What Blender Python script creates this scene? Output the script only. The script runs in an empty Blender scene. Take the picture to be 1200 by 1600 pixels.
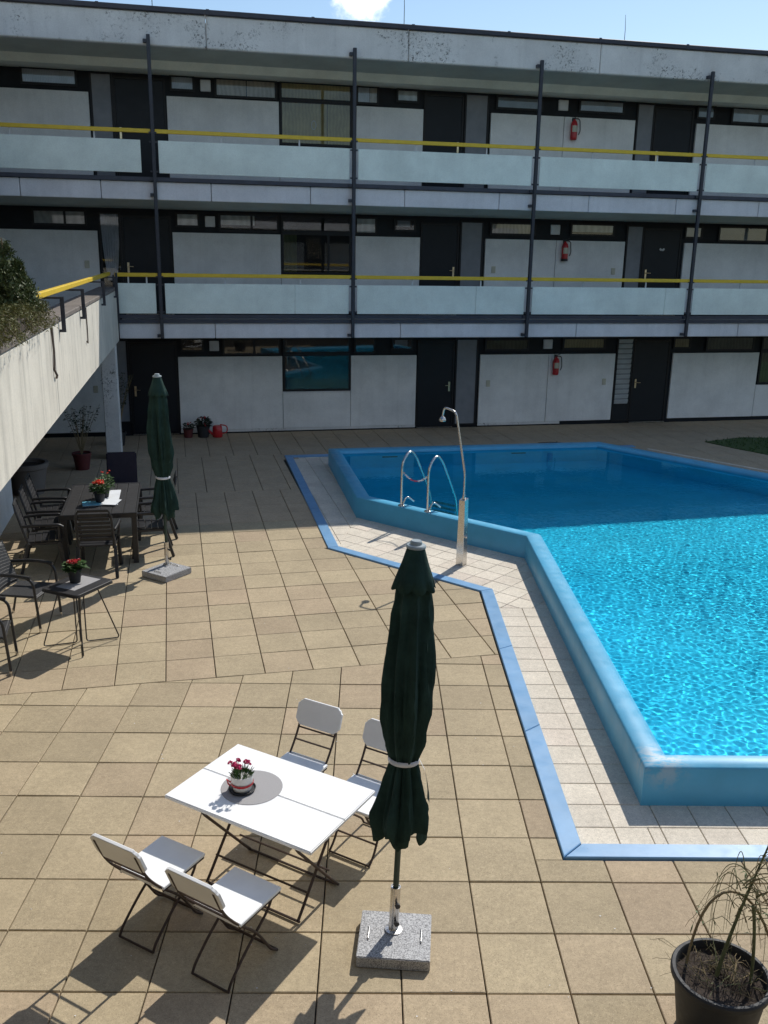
import bpy, bmesh, math, random
import numpy as np
from mathutils import Vector, Matrix
from math import sin, cos, pi, radians, sqrt, atan2, hypot, tan

random.seed(7)
S = bpy.context.scene
COL = S.collection

# ------------------------------------------------------------------ camera, sky, sun, exposure
cd = bpy.data.cameras.new('camera'); cam = bpy.data.objects.new('camera', cd); COL.objects.link(cam)
cd.lens = 1434.0 / 1600 * 36; cd.sensor_width = 36; cd.clip_start = .05; cd.clip_end = 2000
H, PITCH, ROLL, YAW = 4.209, .2770, .0175, -.0169
fwd = Vector((0, cos(PITCH), -sin(PITCH))); right = Vector((1, 0, 0)); up = right.cross(fwd)
r2 = cos(ROLL) * right + sin(ROLL) * up; u2 = -sin(ROLL) * right + cos(ROLL) * up
RZ = Matrix.Rotation(YAW, 3, 'Z')
r2, u2, fwd = RZ @ r2, RZ @ u2, RZ @ fwd
cam.matrix_world = Matrix(((r2.x, u2.x, -fwd.x, 0), (r2.y, u2.y, -fwd.y, 0), (r2.z, u2.z, -fwd.z, H), (0, 0, 0, 1)))
S.camera = cam

SUN_EL, SUN_AZ = radians(46.0), radians(31.5)      # azimuth from +Y towards +X
wd = bpy.data.worlds.new('World'); S.world = wd; wd.use_nodes = True
nt = wd.node_tree; nt.nodes.clear()
wo = nt.nodes.new('ShaderNodeOutputWorld'); bg = nt.nodes.new('ShaderNodeBackground')
sky = nt.nodes.new('ShaderNodeTexSky'); sky.sky_type = 'NISHITA'; sky.sun_disc = False
sky.sun_elevation = SUN_EL; sky.sun_rotation = SUN_AZ; sky.air_density = 1.15; sky.dust_density = .3; sky.ozone_density = 3.0
bg.inputs['Strength'].default_value = .125
# clouds: soft white masses placed by direction, broken up by noise
tc = nt.nodes.new('ShaderNodeTexCoord'); nrm = nt.nodes.new('ShaderNodeVectorMath'); nrm.operation = 'NORMALIZE'
nt.links.new(tc.outputs['Generated'], nrm.inputs[0])
nz = nt.nodes.new('ShaderNodeTexNoise'); nz.inputs['Scale'].default_value = 14; nz.inputs['Detail'].default_value = 8; nz.inputs['Roughness'].default_value = .62
nt.links.new(nrm.outputs[0], nz.inputs['Vector'])
def sky_blob(d, r0, r1):
    dv = nt.nodes.new('ShaderNodeVectorMath'); dv.operation = 'DISTANCE'; nt.links.new(nrm.outputs[0], dv.inputs[0])
    dv.inputs[1].default_value = Vector(d).normalized()
    mr = nt.nodes.new('ShaderNodeMapRange'); nt.links.new(dv.outputs['Value'], mr.inputs[0])
    mr.inputs[1].default_value = r0; mr.inputs[2].default_value = r1; mr.inputs[3].default_value = 1; mr.inputs[4].default_value = 0
    return mr.outputs[0]
cl = None
for d, r0, r1 in [((-.012, 1, .265), .0, .085), ((-.085, 1, .31), .0, .1), ((-.3, 1, .62), .05, .22), ((.75, .5, .5), .05, .25), ((-.9, -.1, .45), .05, .3), ((.1, -1, .5), .05, .28), ((.9, -.4, .7), .05, .22)]:
    b = sky_blob(d, r0, r1)
    if cl is None: cl = b
    else:
        mx = nt.nodes.new('ShaderNodeMath'); mx.operation = 'MAXIMUM'; nt.links.new(cl, mx.inputs[0]); nt.links.new(b, mx.inputs[1]); cl = mx.outputs[0]
ad = nt.nodes.new('ShaderNodeMath'); ad.operation = 'MULTIPLY_ADD'; nt.links.new(nz.outputs['Fac'], ad.inputs[0]); ad.inputs[1].default_value = 1.5; ad.inputs[2].default_value = -1.0
sm = nt.nodes.new('ShaderNodeMath'); sm.operation = 'ADD'; nt.links.new(cl, sm.inputs[0]); nt.links.new(ad.outputs[0], sm.inputs[1])
cr = nt.nodes.new('ShaderNodeMapRange'); cr.interpolation_type = 'SMOOTHSTEP'; nt.links.new(sm.outputs[0], cr.inputs[0]); cr.inputs[1].default_value = .22; cr.inputs[2].default_value = .55
mc = nt.nodes.new('ShaderNodeMix'); mc.data_type = 'RGBA'; nt.links.new(cr.outputs[0], mc.inputs[0]); nt.links.new(sky.outputs[0], mc.inputs[6]); mc.inputs[7].default_value = (13, 13.4, 14, 1)
nt.links.new(mc.outputs[2], bg.inputs['Color']); nt.links.new(bg.outputs[0], wo.inputs['Surface'])

sd = bpy.data.lights.new('sun', 'SUN'); sd.energy = 4.2; sd.angle = radians(.5); sd.color = (1, .955, .88)
sun = bpy.data.objects.new('sun', sd); COL.objects.link(sun); sun.location = (20, 30, 40)
tosun = Vector((sin(SUN_AZ) * cos(SUN_EL), cos(SUN_AZ) * cos(SUN_EL), sin(SUN_EL)))
sun.rotation_euler = tosun.to_track_quat('Z', 'Y').to_euler()
S.view_settings.view_transform = 'Standard'; S.view_settings.look = 'None'; S.view_settings.gamma = 1; S.view_settings.exposure = 0
S.view_settings.use_curve_mapping = False
try:
    sd.cycles.is_caustics_light = True
except Exception: pass
S.render.engine = 'CYCLES'
S.cycles.max_bounces = 8; S.cycles.transparent_max_bounces = 12; S.cycles.use_denoising = True
S.cycles.caustics_refractive = True; S.cycles.caustics_reflective = False; S.cycles.blur_glossy = .3

# ------------------------------------------------------------------ helpers
TH = .2100                                          # the house stands turned by this much against the near paving
CU, SU = cos(TH), sin(TH)
def W(u, n, z=0.0): return (u * CU - n * SU, u * SU + n * CU, z)
def toUN(x, y): return (x * CU + y * SU, -x * SU + y * CU)

class MB:
    def __init__(s): s.v = []; s.f = []
    def add(s, vs, fs):
        o = len(s.v); s.v += [tuple(p) for p in vs]; s.f += [tuple(i + o for i in f) for f in fs]; return s
    def box(s, x0, y0, z0, x1, y1, z1):
        x0, x1 = min(x0, x1), max(x0, x1); y0, y1 = min(y0, y1), max(y0, y1); z0, z1 = min(z0, z1), max(z0, z1)
        return s.add([(x0, y0, z0), (x1, y0, z0), (x1, y1, z0), (x0, y1, z0), (x0, y0, z1), (x1, y0, z1), (x1, y1, z1), (x0, y1, z1)],
                     [(3, 2, 1, 0), (4, 5, 6, 7), (0, 1, 5, 4), (1, 2, 6, 5), (2, 3, 7, 6), (3, 0, 4, 7)])
    def obox(s, c, ax, ay, az):
        c, ax, ay, az = Vector(c), Vector(ax), Vector(ay), Vector(az)
        vs = [c + i * ax + j * ay + k * az for k in (-1, 1) for j in (-1, 1) for i in (-1, 1)]
        fs = [(0, 2, 3, 1), (4, 5, 7, 6), (0, 1, 5, 4), (1, 3, 7, 5), (3, 2, 6, 7), (2, 0, 4, 6)]
        if ax.cross(ay).dot(az) < 0: fs = [f[::-1] for f in fs]
        return s.add(vs, fs)
    def bar(s, a, b, w, h, upv=(0, 0, 1)):
        a, b = Vector(a), Vector(b); d = b - a; L = d.length; d.normalize(); upv = Vector(upv)
        sx = d.cross(upv)
        if sx.length < 1e-4: sx = d.cross(Vector((1, 0, 0)))
        sx.normalize(); uz = sx.cross(d)
        return s.obox((a + b) / 2, d * L / 2, sx * w / 2, uz * h / 2)
    def tube(s, pts, r, seg=8, closed=False):
        P = [Vector(p) for p in pts]; n = len(P); R = r if isinstance(r, (list, tuple)) else [r] * n
        T = []
        for i in range(n):
            if closed: t = P[(i + 1) % n] - P[i - 1]
            else: t = P[min(i + 1, n - 1)] - P[max(i - 1, 0)]
            T.append(t.normalized() if t.length > 1e-9 else Vector((0, 0, 1)))
        a = Vector((0, 0, 1)) if abs(T[0].z) < .9 else Vector((1, 0, 0))
        x = (a - T[0] * a.dot(T[0])).normalized(); vs = []
        for i in range(n):
            x = (x - T[i] * x.dot(T[i])); x = x.normalized() if x.length > 1e-6 else T[i].orthogonal().normalized()
            y = T[i].cross(x)
            for k in range(seg):
                t = 2 * pi * k / seg; vs.append(P[i] + (x * cos(t) + y * sin(t)) * R[i])
        fs = []
        for i in range(n if closed else n - 1):
            j = (i + 1) % n
            for k in range(seg):
                l = (k + 1) % seg; fs.append((i * seg + k, i * seg + l, j * seg + l, j * seg + k))
        if not closed:
            fs.append(tuple(range(seg - 1, -1, -1))); fs.append(tuple((n - 1) * seg + k for k in range(seg)))
        return s.add(vs, fs)
    def lathe(s, prof, seg=24, c=(0, 0, 0), mod=None, cap=True):
        vs = []; n = len(prof)
        for i, (r, z) in enumerate(prof):
            for k in range(seg):
                t = 2 * pi * k / seg; rr, dz = (r, 0) if mod is None else mod(t, i, r)
                vs.append((c[0] + rr * cos(t), c[1] + rr * sin(t), c[2] + z + dz))
        fs = []
        for i in range(n - 1):
            for k in range(seg):
                l = (k + 1) % seg; fs.append((i * seg + k, i * seg + l, (i + 1) * seg + l, (i + 1) * seg + k))
        if cap:
            fs.append(tuple(range(seg - 1, -1, -1))); fs.append(tuple((n - 1) * seg + k for k in range(seg)))
        return s.add(vs, fs)
    def prism(s, poly, z0, z1, ch=0.0):
        n = len(poly); A = sum(poly[i][0] * poly[(i + 1) % n][1] - poly[(i + 1) % n][0] * poly[i][1] for i in range(n))
        if A < 0: poly = poly[::-1]
        if ch:
            vs = [(x, y, z0) for x, y in poly] + [(x, y, z1 - ch) for x, y in poly]
            ip = inset(poly, ch); vs += [(x, y, z1) for x, y in ip]
            fs = [tuple(range(2 * n, 3 * n))]
            for i in range(n):
                j = (i + 1) % n; fs += [(i, j, n + j, n + i), (n + i, n + j, 2 * n + j, 2 * n + i)]
        else:
            vs = [(x, y, z0) for x, y in poly] + [(x, y, z1) for x, y in poly]
            fs = [tuple(range(n - 1, -1, -1)), tuple(range(n, 2 * n))] + [(i, (i + 1) % n, n + (i + 1) % n, n + i) for i in range(n)]
        return s.add(vs, fs)
    def xf(s, M):
        s.v = [tuple(M @ Vector(p)) for p in s.v]; return s
    def mesh(s, name, mat, smooth=None, bevel=0, bseg=1):
        me = bpy.data.meshes.new(name); me.from_pydata(s.v, [], s.f)
        if bevel:
            bm = bmesh.new(); bm.from_mesh(me)
            bmesh.ops.bevel(bm, geom=[e for e in bm.edges if len(e.link_faces) == 2 and e.calc_face_angle(0) > .6], offset=bevel, segments=bseg, affect='EDGES', clamp_overlap=True)
            bm.to_mesh(me); bm.free()
        me.materials.append(mat)
        if smooth is not None:
            me.polygons.foreach_set('use_smooth', [True] * len(me.polygons)); me.set_sharp_from_angle(angle=radians(smooth))
        me.update(); return me
    def build(s, name, mat, parent=None, smooth=None, bevel=0, bseg=1, loc=None):
        o = bpy.data.objects.new(name, s.mesh(name, mat, smooth, bevel, bseg)); COL.objects.link(o)
        if parent: o.parent = parent
        if loc: o.location = loc
        return o

def inset(poly, d):
    n = len(poly); out = []
    for i in range(n):
        p0, p1, p2 = (Vector(poly[i - 1]), Vector(poly[i]), Vector(poly[(i + 1) % n]))
        a = (p1 - p0).normalized(); b = (p2 - p1).normalized()
        na = Vector((-a.y, a.x)); nb = Vector((-b.y, b.x)); k = na + nb; q = 1 + na.dot(nb)
        out.append(tuple(p1 + k * (d / max(q, .3))))
    return out
def clip(poly, a, b, c):                            # keep a*x + b*y <= c
    out = []; n = len(poly)
    for i in range(n):
        p, q = poly[i], poly[(i + 1) % n]; dp = a * p[0] + b * p[1] - c; dq = a * q[0] + b * q[1] - c
        if dp <= 0: out.append(p)
        if (dp < 0 < dq) or (dq < 0 < dp):
            t = dp / (dp - dq); out.append((p[0] + t * (q[0] - p[0]), p[1] + t * (q[1] - p[1])))
    return out
def clip_left(poly, p, q):                          # keep what lies left of the line p -> q
    dx, dy = q[0] - p[0], q[1] - p[1]
    return clip(poly, dy, -dx, dy * p[0] - dx * p[1])
def area(poly):
    n = len(poly)
    return abs(sum(poly[i][0] * poly[(i + 1) % n][1] - poly[(i + 1) % n][0] * poly[i][1] for i in range(n))) / 2
def tidy(poly):
    out = []
    for p in poly:
        if not out or hypot(p[0] - out[-1][0], p[1] - out[-1][1]) > .004: out.append(p)
    while len(out) > 1 and hypot(out[0][0] - out[-1][0], out[0][1] - out[-1][1]) < .004: out.pop()
    return out
def fillet(pts, r, n=5):
    P = [Vector(p) for p in pts]; out = [P[0]]
    for i in range(1, len(P) - 1):
        a, b = (P[i - 1] - P[i]), (P[i + 1] - P[i]); rr = min(r, a.length * .49, b.length * .49)
        p, q = P[i] + a.normalized() * rr, P[i] + b.normalized() * rr
        for k in range(n + 1):
            t = k / n; out.append(p * (1 - t) ** 2 + P[i] * 2 * t * (1 - t) + q * t * t)
    out.append(P[-1]); return out

def thing(name, label, cat, loc=(0, 0, 0), rz=0, group=None, rot=None):
    o = bpy.data.objects.new(name, None); COL.objects.link(o); o.location = loc
    o.rotation_euler = rot if rot else (0, 0, rz); o.empty_display_size = .2
    o['label'] = label; o['category'] = cat
    if group: o['group'] = group
    return o
def tag(o, label, cat, group=None):
    o['label'] = label; o['category'] = cat
    if group: o['group'] = group
    return o
def struct(o): o['kind'] = 'structure'; return o
KIDS = {}
def kids(o): return [c for c in bpy.data.objects if c.parent == o]
def dup(root, label, loc, rz=0, rot=None, group=None):
    r = root.copy(); COL.objects.link(r); r.location = loc; r.rotation_euler = rot if rot else (0, 0, rz); r['label'] = label
    if group: r['group'] = group
    for ch in kids(root):
        c = ch.copy(); COL.objects.link(c); c.parent = r
        for g in kids(ch):
            d = g.copy(); COL.objects.link(d); d.parent = c
    return r

# ------------------------------------------------------------------ materials
class NT:
    def __init__(s, name):
        s.m = bpy.data.materials.new(name); s.m.use_nodes = True; s.t = s.m.node_tree; s.t.nodes.clear()
        s.out = s.n('OutputMaterial'); s.p = s.n('BsdfPrincipled'); s.l(s.p.outputs[0], s.out.inputs[0])
        s.pos = s.n('NewGeometry').outputs['Position']
    def n(s, k): return s.t.nodes.new('ShaderNode' + k)
    def l(s, a, b): s.t.links.new(a, b)
    def noise(s, scale, detail=5, rough=.6, vec=None, sc3=None):
        x = s.n('TexNoise'); x.inputs['Scale'].default_value = scale; x.inputs['Detail'].default_value = detail; x.inputs['Roughness'].default_value = rough
        v = vec or s.pos
        if sc3:
            mp = s.n('Mapping'); mp.inputs['Scale'].default_value = sc3; s.l(v, mp.inputs['Vector']); v = mp.outputs[0]
        s.l(v, x.inputs['Vector']); return x.outputs['Fac']
    def rng(s, f, a, b, c, d, smooth=False):
        x = s.n('MapRange'); s.l(f, x.inputs[0])
        if smooth: x.interpolation_type = 'SMOOTHSTEP'
        for i, q in enumerate((a, b, c, d)): x.inputs[i + 1].default_value = q
        return x.outputs[0]
    def mul(s, a, b):
        x = s.n('Math'); x.operation = 'MULTIPLY'; s._in(a, x.inputs[0]); s._in(b, x.inputs[1]); return x.outputs[0]
    def _in(s, a, i):
        if isinstance(a, (int, float)): i.default_value = a
        elif isinstance(a, tuple): i.default_value = (*a, 1)
        else: s.l(a, i)
    def mix(s, f, a, b, mode='MIX'):
        x = s.n('Mix'); x.data_type = 'RGBA'; x.blend_type = mode; s._in(f, x.inputs[0]); s._in(a, x.inputs[6]); s._in(b, x.inputs[7]); return x.outputs[2]
    def scale(s, col, f):
        x = s.n('VectorMath'); x.operation = 'SCALE'; s._in3(col, x.inputs[0]); s._in(f, x.inputs['Scale']); return x.outputs[0]
    def _in3(s, a, i):
        if isinstance(a, tuple): i.default_value = a
        else: s.l(a, i)
    def rand(s): return s.n('ObjectInfo').outputs['Random']
    def bump(s, f, strength, dist=.01):
        x = s.n('Bump'); x.inputs['Strength'].default_value = strength; x.inputs['Distance'].default_value = dist; s.l(f, x.inputs['Height']); s.l(x.outputs[0], s.p.inputs['Normal'])
    def fin(s, col, rough=.6, metal=0, spec=.5):
        s._in(col, s.p.inputs['Base Color']); s._in(rough, s.p.inputs['Roughness']); s.p.inputs['Metallic'].default_value = metal
        s.p.inputs['Specular IOR Level'].default_value = spec; return s.m

def mat(name, col, rough=.6, metal=0, var=.12, sc=5, bump=0, bsc=80, rand=0, spec=.5):
    k = NT(name); c = k.scale(col, k.rng(k.noise(sc), .3, .7, 1 - var, 1 + var))
    if rand: c = k.scale(c, k.rng(k.rand(), 0, 1, 1 - rand, 1 + rand))
    if bump: k.bump(k.noise(bsc, 3), bump, .004)
    r = k.rng(k.noise(sc * 3), .3, .7, max(0, rough - .06), min(1, rough + .06))
    return k.fin(c, r, metal, spec)

def concrete(name, col, streak=.25, stain=.3, sc=1.0):
    k = NT(name)
    a = k.rng(k.noise(1.3 * sc, 6, .65), .3, .7, .86, 1.1)
    st = k.rng(k.noise(1, 5, .6, sc3=(7, 7, .35)), .5, .75, 1, 1 - streak)
    fine = k.rng(k.noise(60, 3), .3, .7, .93, 1.07)
    blot = k.rng(k.noise(3.1 * sc, 8, .75), .60, .70, 0, stain, True)
    c = k.scale(k.scale(k.scale(col, a), st), fine)
    c = k.mix(blot, c, (.09, .09, .08))
    if stain > .2:                                   # lichen specks in patches
        sp = k.mul(k.rng(k.noise(20, 6, .85), .53, .60, 0, .95, True), k.rng(k.noise(.8, 5, .7), .50, .60, 0, 1, True))
        c = k.mix(sp, c, (.035, .035, .03))
    k.bump(k.noise(45, 5), .25, .004)
    return k.fin(c, .85, 0, .2)

def paving_mat(name, col, pink, rv=.10):
    k = NT(name)
    r = k.rand()
    c = k.mix(k.rng(r, .62, 1, 0, .55), col, pink)
    r2_ = k.n('TexWhiteNoise'); r2_.noise_dimensions = '1D'; k.l(r, r2_.inputs['W'])
    c = k.scale(c, k.rng(r2_.outputs['Value'], 0, 1, 1 - rv, 1 + rv))
    c = k.scale(c, k.rng(k.noise(1.9, 7, .7), .3, .7, .88, 1.10))
    c = k.scale(c, k.rng(k.noise(42, 5, .75), .3, .72, .82, 1.14))
    c = k.scale(c, k.rng(k.noise(16, 5, .7), .3, .72, .88, 1.10))
    dark = k.rng(k.noise(130, 3, .7), .57, .66, 0, .7)
    c = k.mix(dark, c, (col[0] * .35, col[1] * .33, col[2] * .32))
    lite = k.rng(k.noise(120, 2, .6, sc3=(1.1, .9, 1)), .60, .69, 0, .6)
    c = k.mix(lite, c, (min(1, col[0] * 1.5), min(1, col[1] * 1.5), min(1, col[2] * 1.6)))
    spots = k.rng(k.noise(9, 7, .85), .66, .74, 0, .4, True)
    c = k.mix(spots, c, (col[0] * .4, col[1] * .4, col[2] * .4))
    k.bump(k.noise(170, 3), .45, .003)
    return k.fin(c, .88, 0, .25)

M = {}
M['paving'] = paving_mat('sandy concrete slab', (.430, .350, .228), (.440, .328, .228))
M['pooltile'] = paving_mat('pale pool tile', (.70, .63, .52), (.72, .61, .51), .07)
M['joint'] = mat('joint earth', (.034, .028, .021), .95, 0, .4, 40, .6, 200)
M['concrete'] = concrete('weathered white concrete', (.76, .75, .72), .10, .34)
M['fascia'] = concrete('fascia concrete', (.76, .75, .76), .08, .12)
M['parapet'] = concrete('walkway concrete', (.70, .66, .57), .30, .14)
M['soffit'] = concrete('painted soffit', (.54, .56, .49), .0, .03)
M['soffit2'] = concrete('light soffit', (.84, .83, .70), .0, .05)
M['panelw'] = concrete('white wall panel', (.84, .84, .82), .07, .05)
M['darkwall'] = mat('dark stained cladding', (.013, .015, .019), .6, 0, .2, 3, spec=.25)
M['door'] = mat('charcoal door paint', (.009, .012, .017), .45, 0, .12, 3, spec=.3)
M['frame'] = mat('dark window frame', (.015, .015, .017), .45, 0, .15, 6, spec=.3)
M['metal_dark'] = mat('dark painted steel', (.026, .03, .042), .45, 0, .2, 9)
M['slab_edge'] = mat('steel edge beam', (.045, .05, .07), .5, 0, .2, 5)
M['bal'] = concrete('milky balustrade panel', (.84, .92, .84), .04, .02)
M['yellow'] = mat('yellow handrail paint', (.78, .53, .035), .4, 0, .08, 8)
M['steel'] = mat('brushed stainless steel', (.62, .60, .57), .28, 1, .06, 20)
M['brass'] = mat('handle metal', (.62, .52, .36), .3, 1, .05, 20)
M['vent'] = mat('white vent plastic', (.62, .63, .64), .5)
M['sidepanel'] = mat('grey curtained side light', (.22, .23, .25), .5, 0, .12, 4)
M['louvre'] = mat('pale louvre blade', (.42, .44, .44), .4)
M['red'] = mat('red enamel', (.50, .022, .028), .3, 0, .08, 8)
M['black'] = mat('black rubber plastic', (.016, .016, .018), .5)
M['white'] = mat('white painted board', (.88, .88, .87), .45, 0, .04, 5, .06, 60)
M['iron'] = mat('rusty brown iron', (.055, .034, .026), .6, 0, .35, 30, .2, 150)
M['granite'] = None
M['canopy_old'] = mat('dark green canvas', (.020, .044, .037), .9, 0, .18, 10, .15, 300, spec=.2)
def canvas():
    k = NT('dark green canvas'); c = k.scale((.020, .044, .037), k.rng(k.noise(6, 5, .7), .3, .7, .75, 1.35))
    k.bump(k.noise(1, 5, .6, sc3=(26, 26, 5)), .55, .02); return k.fin(c, .9, 0, .15)
M['canopy'] = canvas()
M['capplastic'] = mat('grey plastic cap', (.30, .35, .36), .4)
M['greenpole'] = mat('green pole paint', (.018, .045, .035), .4)
M['tie'] = mat('pale tie cloth', (.62, .63, .66), .8)
M['resin'] = mat('anthracite resin', (.020, .020, .022), .42, 0, .15, 10)
M['wicker'] = mat('dark wicker', (.028, .029, .032), .55, 0, .4, 60, .5, 220)
M['tablewood'] = mat('dark slatted table board', (.030, .029, .030), .45, 0, .2, 6)
M['paper'] = mat('white paper', (.74, .76, .78), .6)
M['magblue'] = mat('blue printed paper', (.18, .52, .68), .35, 0, .3, 14)
M['matgrey'] = mat('grey woven mat', (.34, .33, .33), .8, 0, .08, 120, .2, 400)
M['potgrey'] = mat('dark grey pot', (.030, .031, .034), .6, 0, .12, 8, spec=.3)
M['potwhite'] = mat('white glazed pot', (.70, .69, .66), .4)
M['terracotta'] = mat('dull red pot', (.12, .022, .022), .7)
M['soil'] = mat('potting soil', (.035, .024, .017), .95, 0, .5, 60, .8, 120)
M['twig'] = mat('dry twig', (.24, .185, .10), .8, 0, .3, 40)
M['stem'] = mat('green brown stem', (.12, .13, .055), .7, 0, .3, 30)
M['purple'] = mat('dark plum cloth', (.016, .012, .028), .7)
M['wood'] = mat('weathered brown wood', (.11, .085, .07), .8, 0, .3, 12, .3, 60)
M['cap'] = concrete('weathered coping', (.20, .175, .155), .1, .3)
M['roofcap'] = mat('dark roof edge metal', (.035, .035, .05), .4, 0, .2, 4)
M['cream'] = mat('cream plastic', (.55, .53, .42), .5)
M['floorslab'] = mat('balcony floor', (.30, .29, .27), .9)
def leafmat(name, c, v=.3):
    k = NT(name); r = k.noise(23, 3)
    m = k.fin(k.scale(c, k.rng(r, .3, .7, 1 - v, 1 + v)), .55, 0, .3)
    return m
M['leaf'] = leafmat('green leaf', (.055, .115, .03)); M['conifer'] = leafmat('conifer needles', (.085, .105, .035), .45); M['juniper'] = leafmat('olive juniper', (.15, .145, .045), .4)
M['darkleaf'] = leafmat('dark leaf', (.03, .045, .025)); M['grass'] = leafmat('lawn grass', (.045, .085, .02), .4)
M['crimson'] = mat('crimson petal', (.50, .012, .10), .6); M['orange'] = mat('orange red petal', (.80, .07, .025), .6)
def granite():
    k = NT('speckled granite'); c = k.mix(k.rng(k.noise(140, 2), .42, .58, 0, 1), (.20, .20, .205), (.50, .50, .50))
    c = k.mix(k.rng(k.noise(90, 2), .6, .66, 0, .7), c, (.06, .06, .065)); return k.fin(c, .55)
M['granite'] = granite()
def paint(name, col, wear=.5):
    k = NT(name); c = k.scale(col, k.rng(k.noise(1.7, 6, .65), .3, .7, .88, 1.1))
    c = k.mix(k.rng(k.noise(1, 5, .7, sc3=(9, 9, .8)), .60, .75, 0, .25 * wear, True), c, (col[0] * .55, col[1] * .7, col[2] * .72))
    c = k.mix(k.rng(k.noise(11, 8, .8), .70, .78, 0, wear, True), c, (.55, .66, .72))
    c = k.mix(k.rng(k.noise(34, 5, .8), .66, .71, 0, .55 if 'edging' in name else .3, True), c, (.10, .14, .17))
    c = k.mix(k.rng(k.noise(4, 7, .8), .58, .72, 0, .35 if 'edging' in name else .08, True), c, (.30, .42, .50))
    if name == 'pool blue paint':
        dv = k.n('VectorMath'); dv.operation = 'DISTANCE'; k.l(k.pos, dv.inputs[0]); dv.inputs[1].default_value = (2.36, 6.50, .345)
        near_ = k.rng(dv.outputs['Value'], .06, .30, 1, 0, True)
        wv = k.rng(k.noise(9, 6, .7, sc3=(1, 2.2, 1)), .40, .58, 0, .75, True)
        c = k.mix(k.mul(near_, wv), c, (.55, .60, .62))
    k.bump(k.noise(30, 4), .08, .004); return k.fin(c, k.rng(k.noise(6), .3, .7, .3, .5), 0, .5)
M['poolpaint'] = paint('pool blue paint', (.10, .43, .66), .22)
M['band'] = paint('edging blue paint', (.17, .35, .57), .3)
M['basin'] = paint('basin blue paint', (.20, .70, .94), .08)
def glass(name='window glass', tint=(.93, .95, .95)):
    k = NT(name); k.t.nodes.remove(k.p); tr = k.n('BsdfTransparent'); tr.inputs[0].default_value = (*tint, 1)
    gl = k.n('BsdfGlossy'); gl.inputs['Roughness'].default_value = .02; fr = k.n('Fresnel'); fr.inputs['IOR'].default_value = 1.5
    mx = k.n('MixShader'); k.l(fr.outputs[0], mx.inputs[0]); k.l(tr.outputs[0], mx.inputs[1]); k.l(gl.outputs[0], mx.inputs[2]); k.l(mx.outputs[0], k.out.inputs[0]); return k.m
M['glass'] = glass()
def curtain(name, c, f=60):
    k = NT(name); w = k.n('TexWave'); w.inputs['Scale'].default_value = f / 6; w.inputs['Distortion'].default_value = 5; w.inputs['Detail'].default_value = 3; k.l(k.pos, w.inputs['Vector'])
    return k.fin(k.scale(k.scale(c, k.rng(w.outputs['Fac'], 0, 1, .86, 1.06)), k.rng(k.noise(2.2, 4), .3, .7, .75, 1.2)), .9, 0, .1)
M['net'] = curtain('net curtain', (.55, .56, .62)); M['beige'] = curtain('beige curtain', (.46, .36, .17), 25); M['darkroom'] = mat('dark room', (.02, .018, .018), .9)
M['tan'] = curtain('tan blind', (.50, .42, .34), 20); M['offwhite'] = curtain('off white blind', (.62, .62, .60), 12); M['olive'] = curtain('olive curtain', (.10, .11, .06), 20)
def water():
    k = NT('pool water'); k.t.nodes.remove(k.p); g = k.n('BsdfGlass'); g.inputs['Color'].default_value = (.34, .93, 1, 1); g.inputs['Roughness'].default_value = 0; g.inputs['IOR'].default_value = 1.33
    k.l(g.outputs[0], k.out.inputs[0]); return k.m
M['water'] = water()

# ------------------------------------------------------------------ ground with the pool's hole
R0 = 0.24                                            # width of the rim
P1, P2, P3 = (2.19, 6.36), (2.24, 12.46), (-.21, 14.46)
P4 = W(2.98, 18.02)[:2]; P5 = W(8.85, 17.9)[:2]
P6 = (P5[0] + 3.4, P5[1] - 3.75); P7 = (P6[0], P1[1])
POOL = [P1, P7, P6, P5, P4, P3, P2]                  # counter-clockwise
RIM_Z, WAT_Z, BOT_Z = .345, .275, -.95
INNER = inset(POOL, R0)
def sheet(outer, holes, z):
    bm = bmesh.new()
    for loop in [outer] + holes:
        vs = [bm.verts.new((x, y, z)) for x, y in loop]
        for i in range(len(vs)): bm.edges.new((vs[i], vs[(i + 1) % len(vs)]))
    bmesh.ops.triangle_fill(bm, use_beauty=True, edges=bm.edges[:]); bmesh.ops.recalc_face_normals(bm, faces=bm.faces[:])
    for f in bm.faces:
        if f.normal.z < 0: f.normal_flip()
    return bm
def sheet_obj(name, outer, holes, z, m):
    bm = sheet(outer, holes, z); me = bpy.data.meshes.new(name); bm.to_mesh(me); bm.free(); me.materials.append(m)
    o = bpy.data.objects.new(name, me); COL.objects.link(o); return o
ground = struct(sheet_obj('ground', [(-400, -400), (400, -400), (400, 400), (-400, 400)], [inset(POOL, .03)], -.022, M['joint']))

# ------------------------------------------------------------------ paving slabs
def slab_mesh(poly, h=.05, ch=.006, m='paving', z=0.0):
    return MB().prism(poly, z - h, z, ch)
def empty_struct(name):
    o = bpy.data.objects.new(name, None); COL.objects.link(o); o['kind'] = 'structure'; return o
patio = empty_struct('patio_paving'); court = empty_struct('courtyard_paving')
G = .0043
SEAM = 8.69
def place_slab(parent, poly, full, mesh_full, rot):
    cx = sum(p[0] for p in poly) / len(poly); cy = sum(p[1] for p in poly) / len(poly)
    if full: me = mesh_full
    else: me = MB().prism([(x - cx, y - cy) for x, y in poly], -.04, 0, .0045).mesh('paving_slab', M['paving'])
    o = bpy.data.objects.new('paving_slab', me); COL.objects.link(o); o.parent = parent
    o.location = (cx, cy, random.uniform(-.0025, .0025))
    o.rotation_euler = (random.gauss(0, .0022), random.gauss(0, .0022), (rot if full else 0) + (random.gauss(0, .0012) if full else 0))
    return o
h = .25 - G
FULL = MB().prism([(-h, -h), (h, -h), (h, h), (-h, h)], -.04, 0, .0045).mesh('paving_slab', M['paving'])
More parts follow.
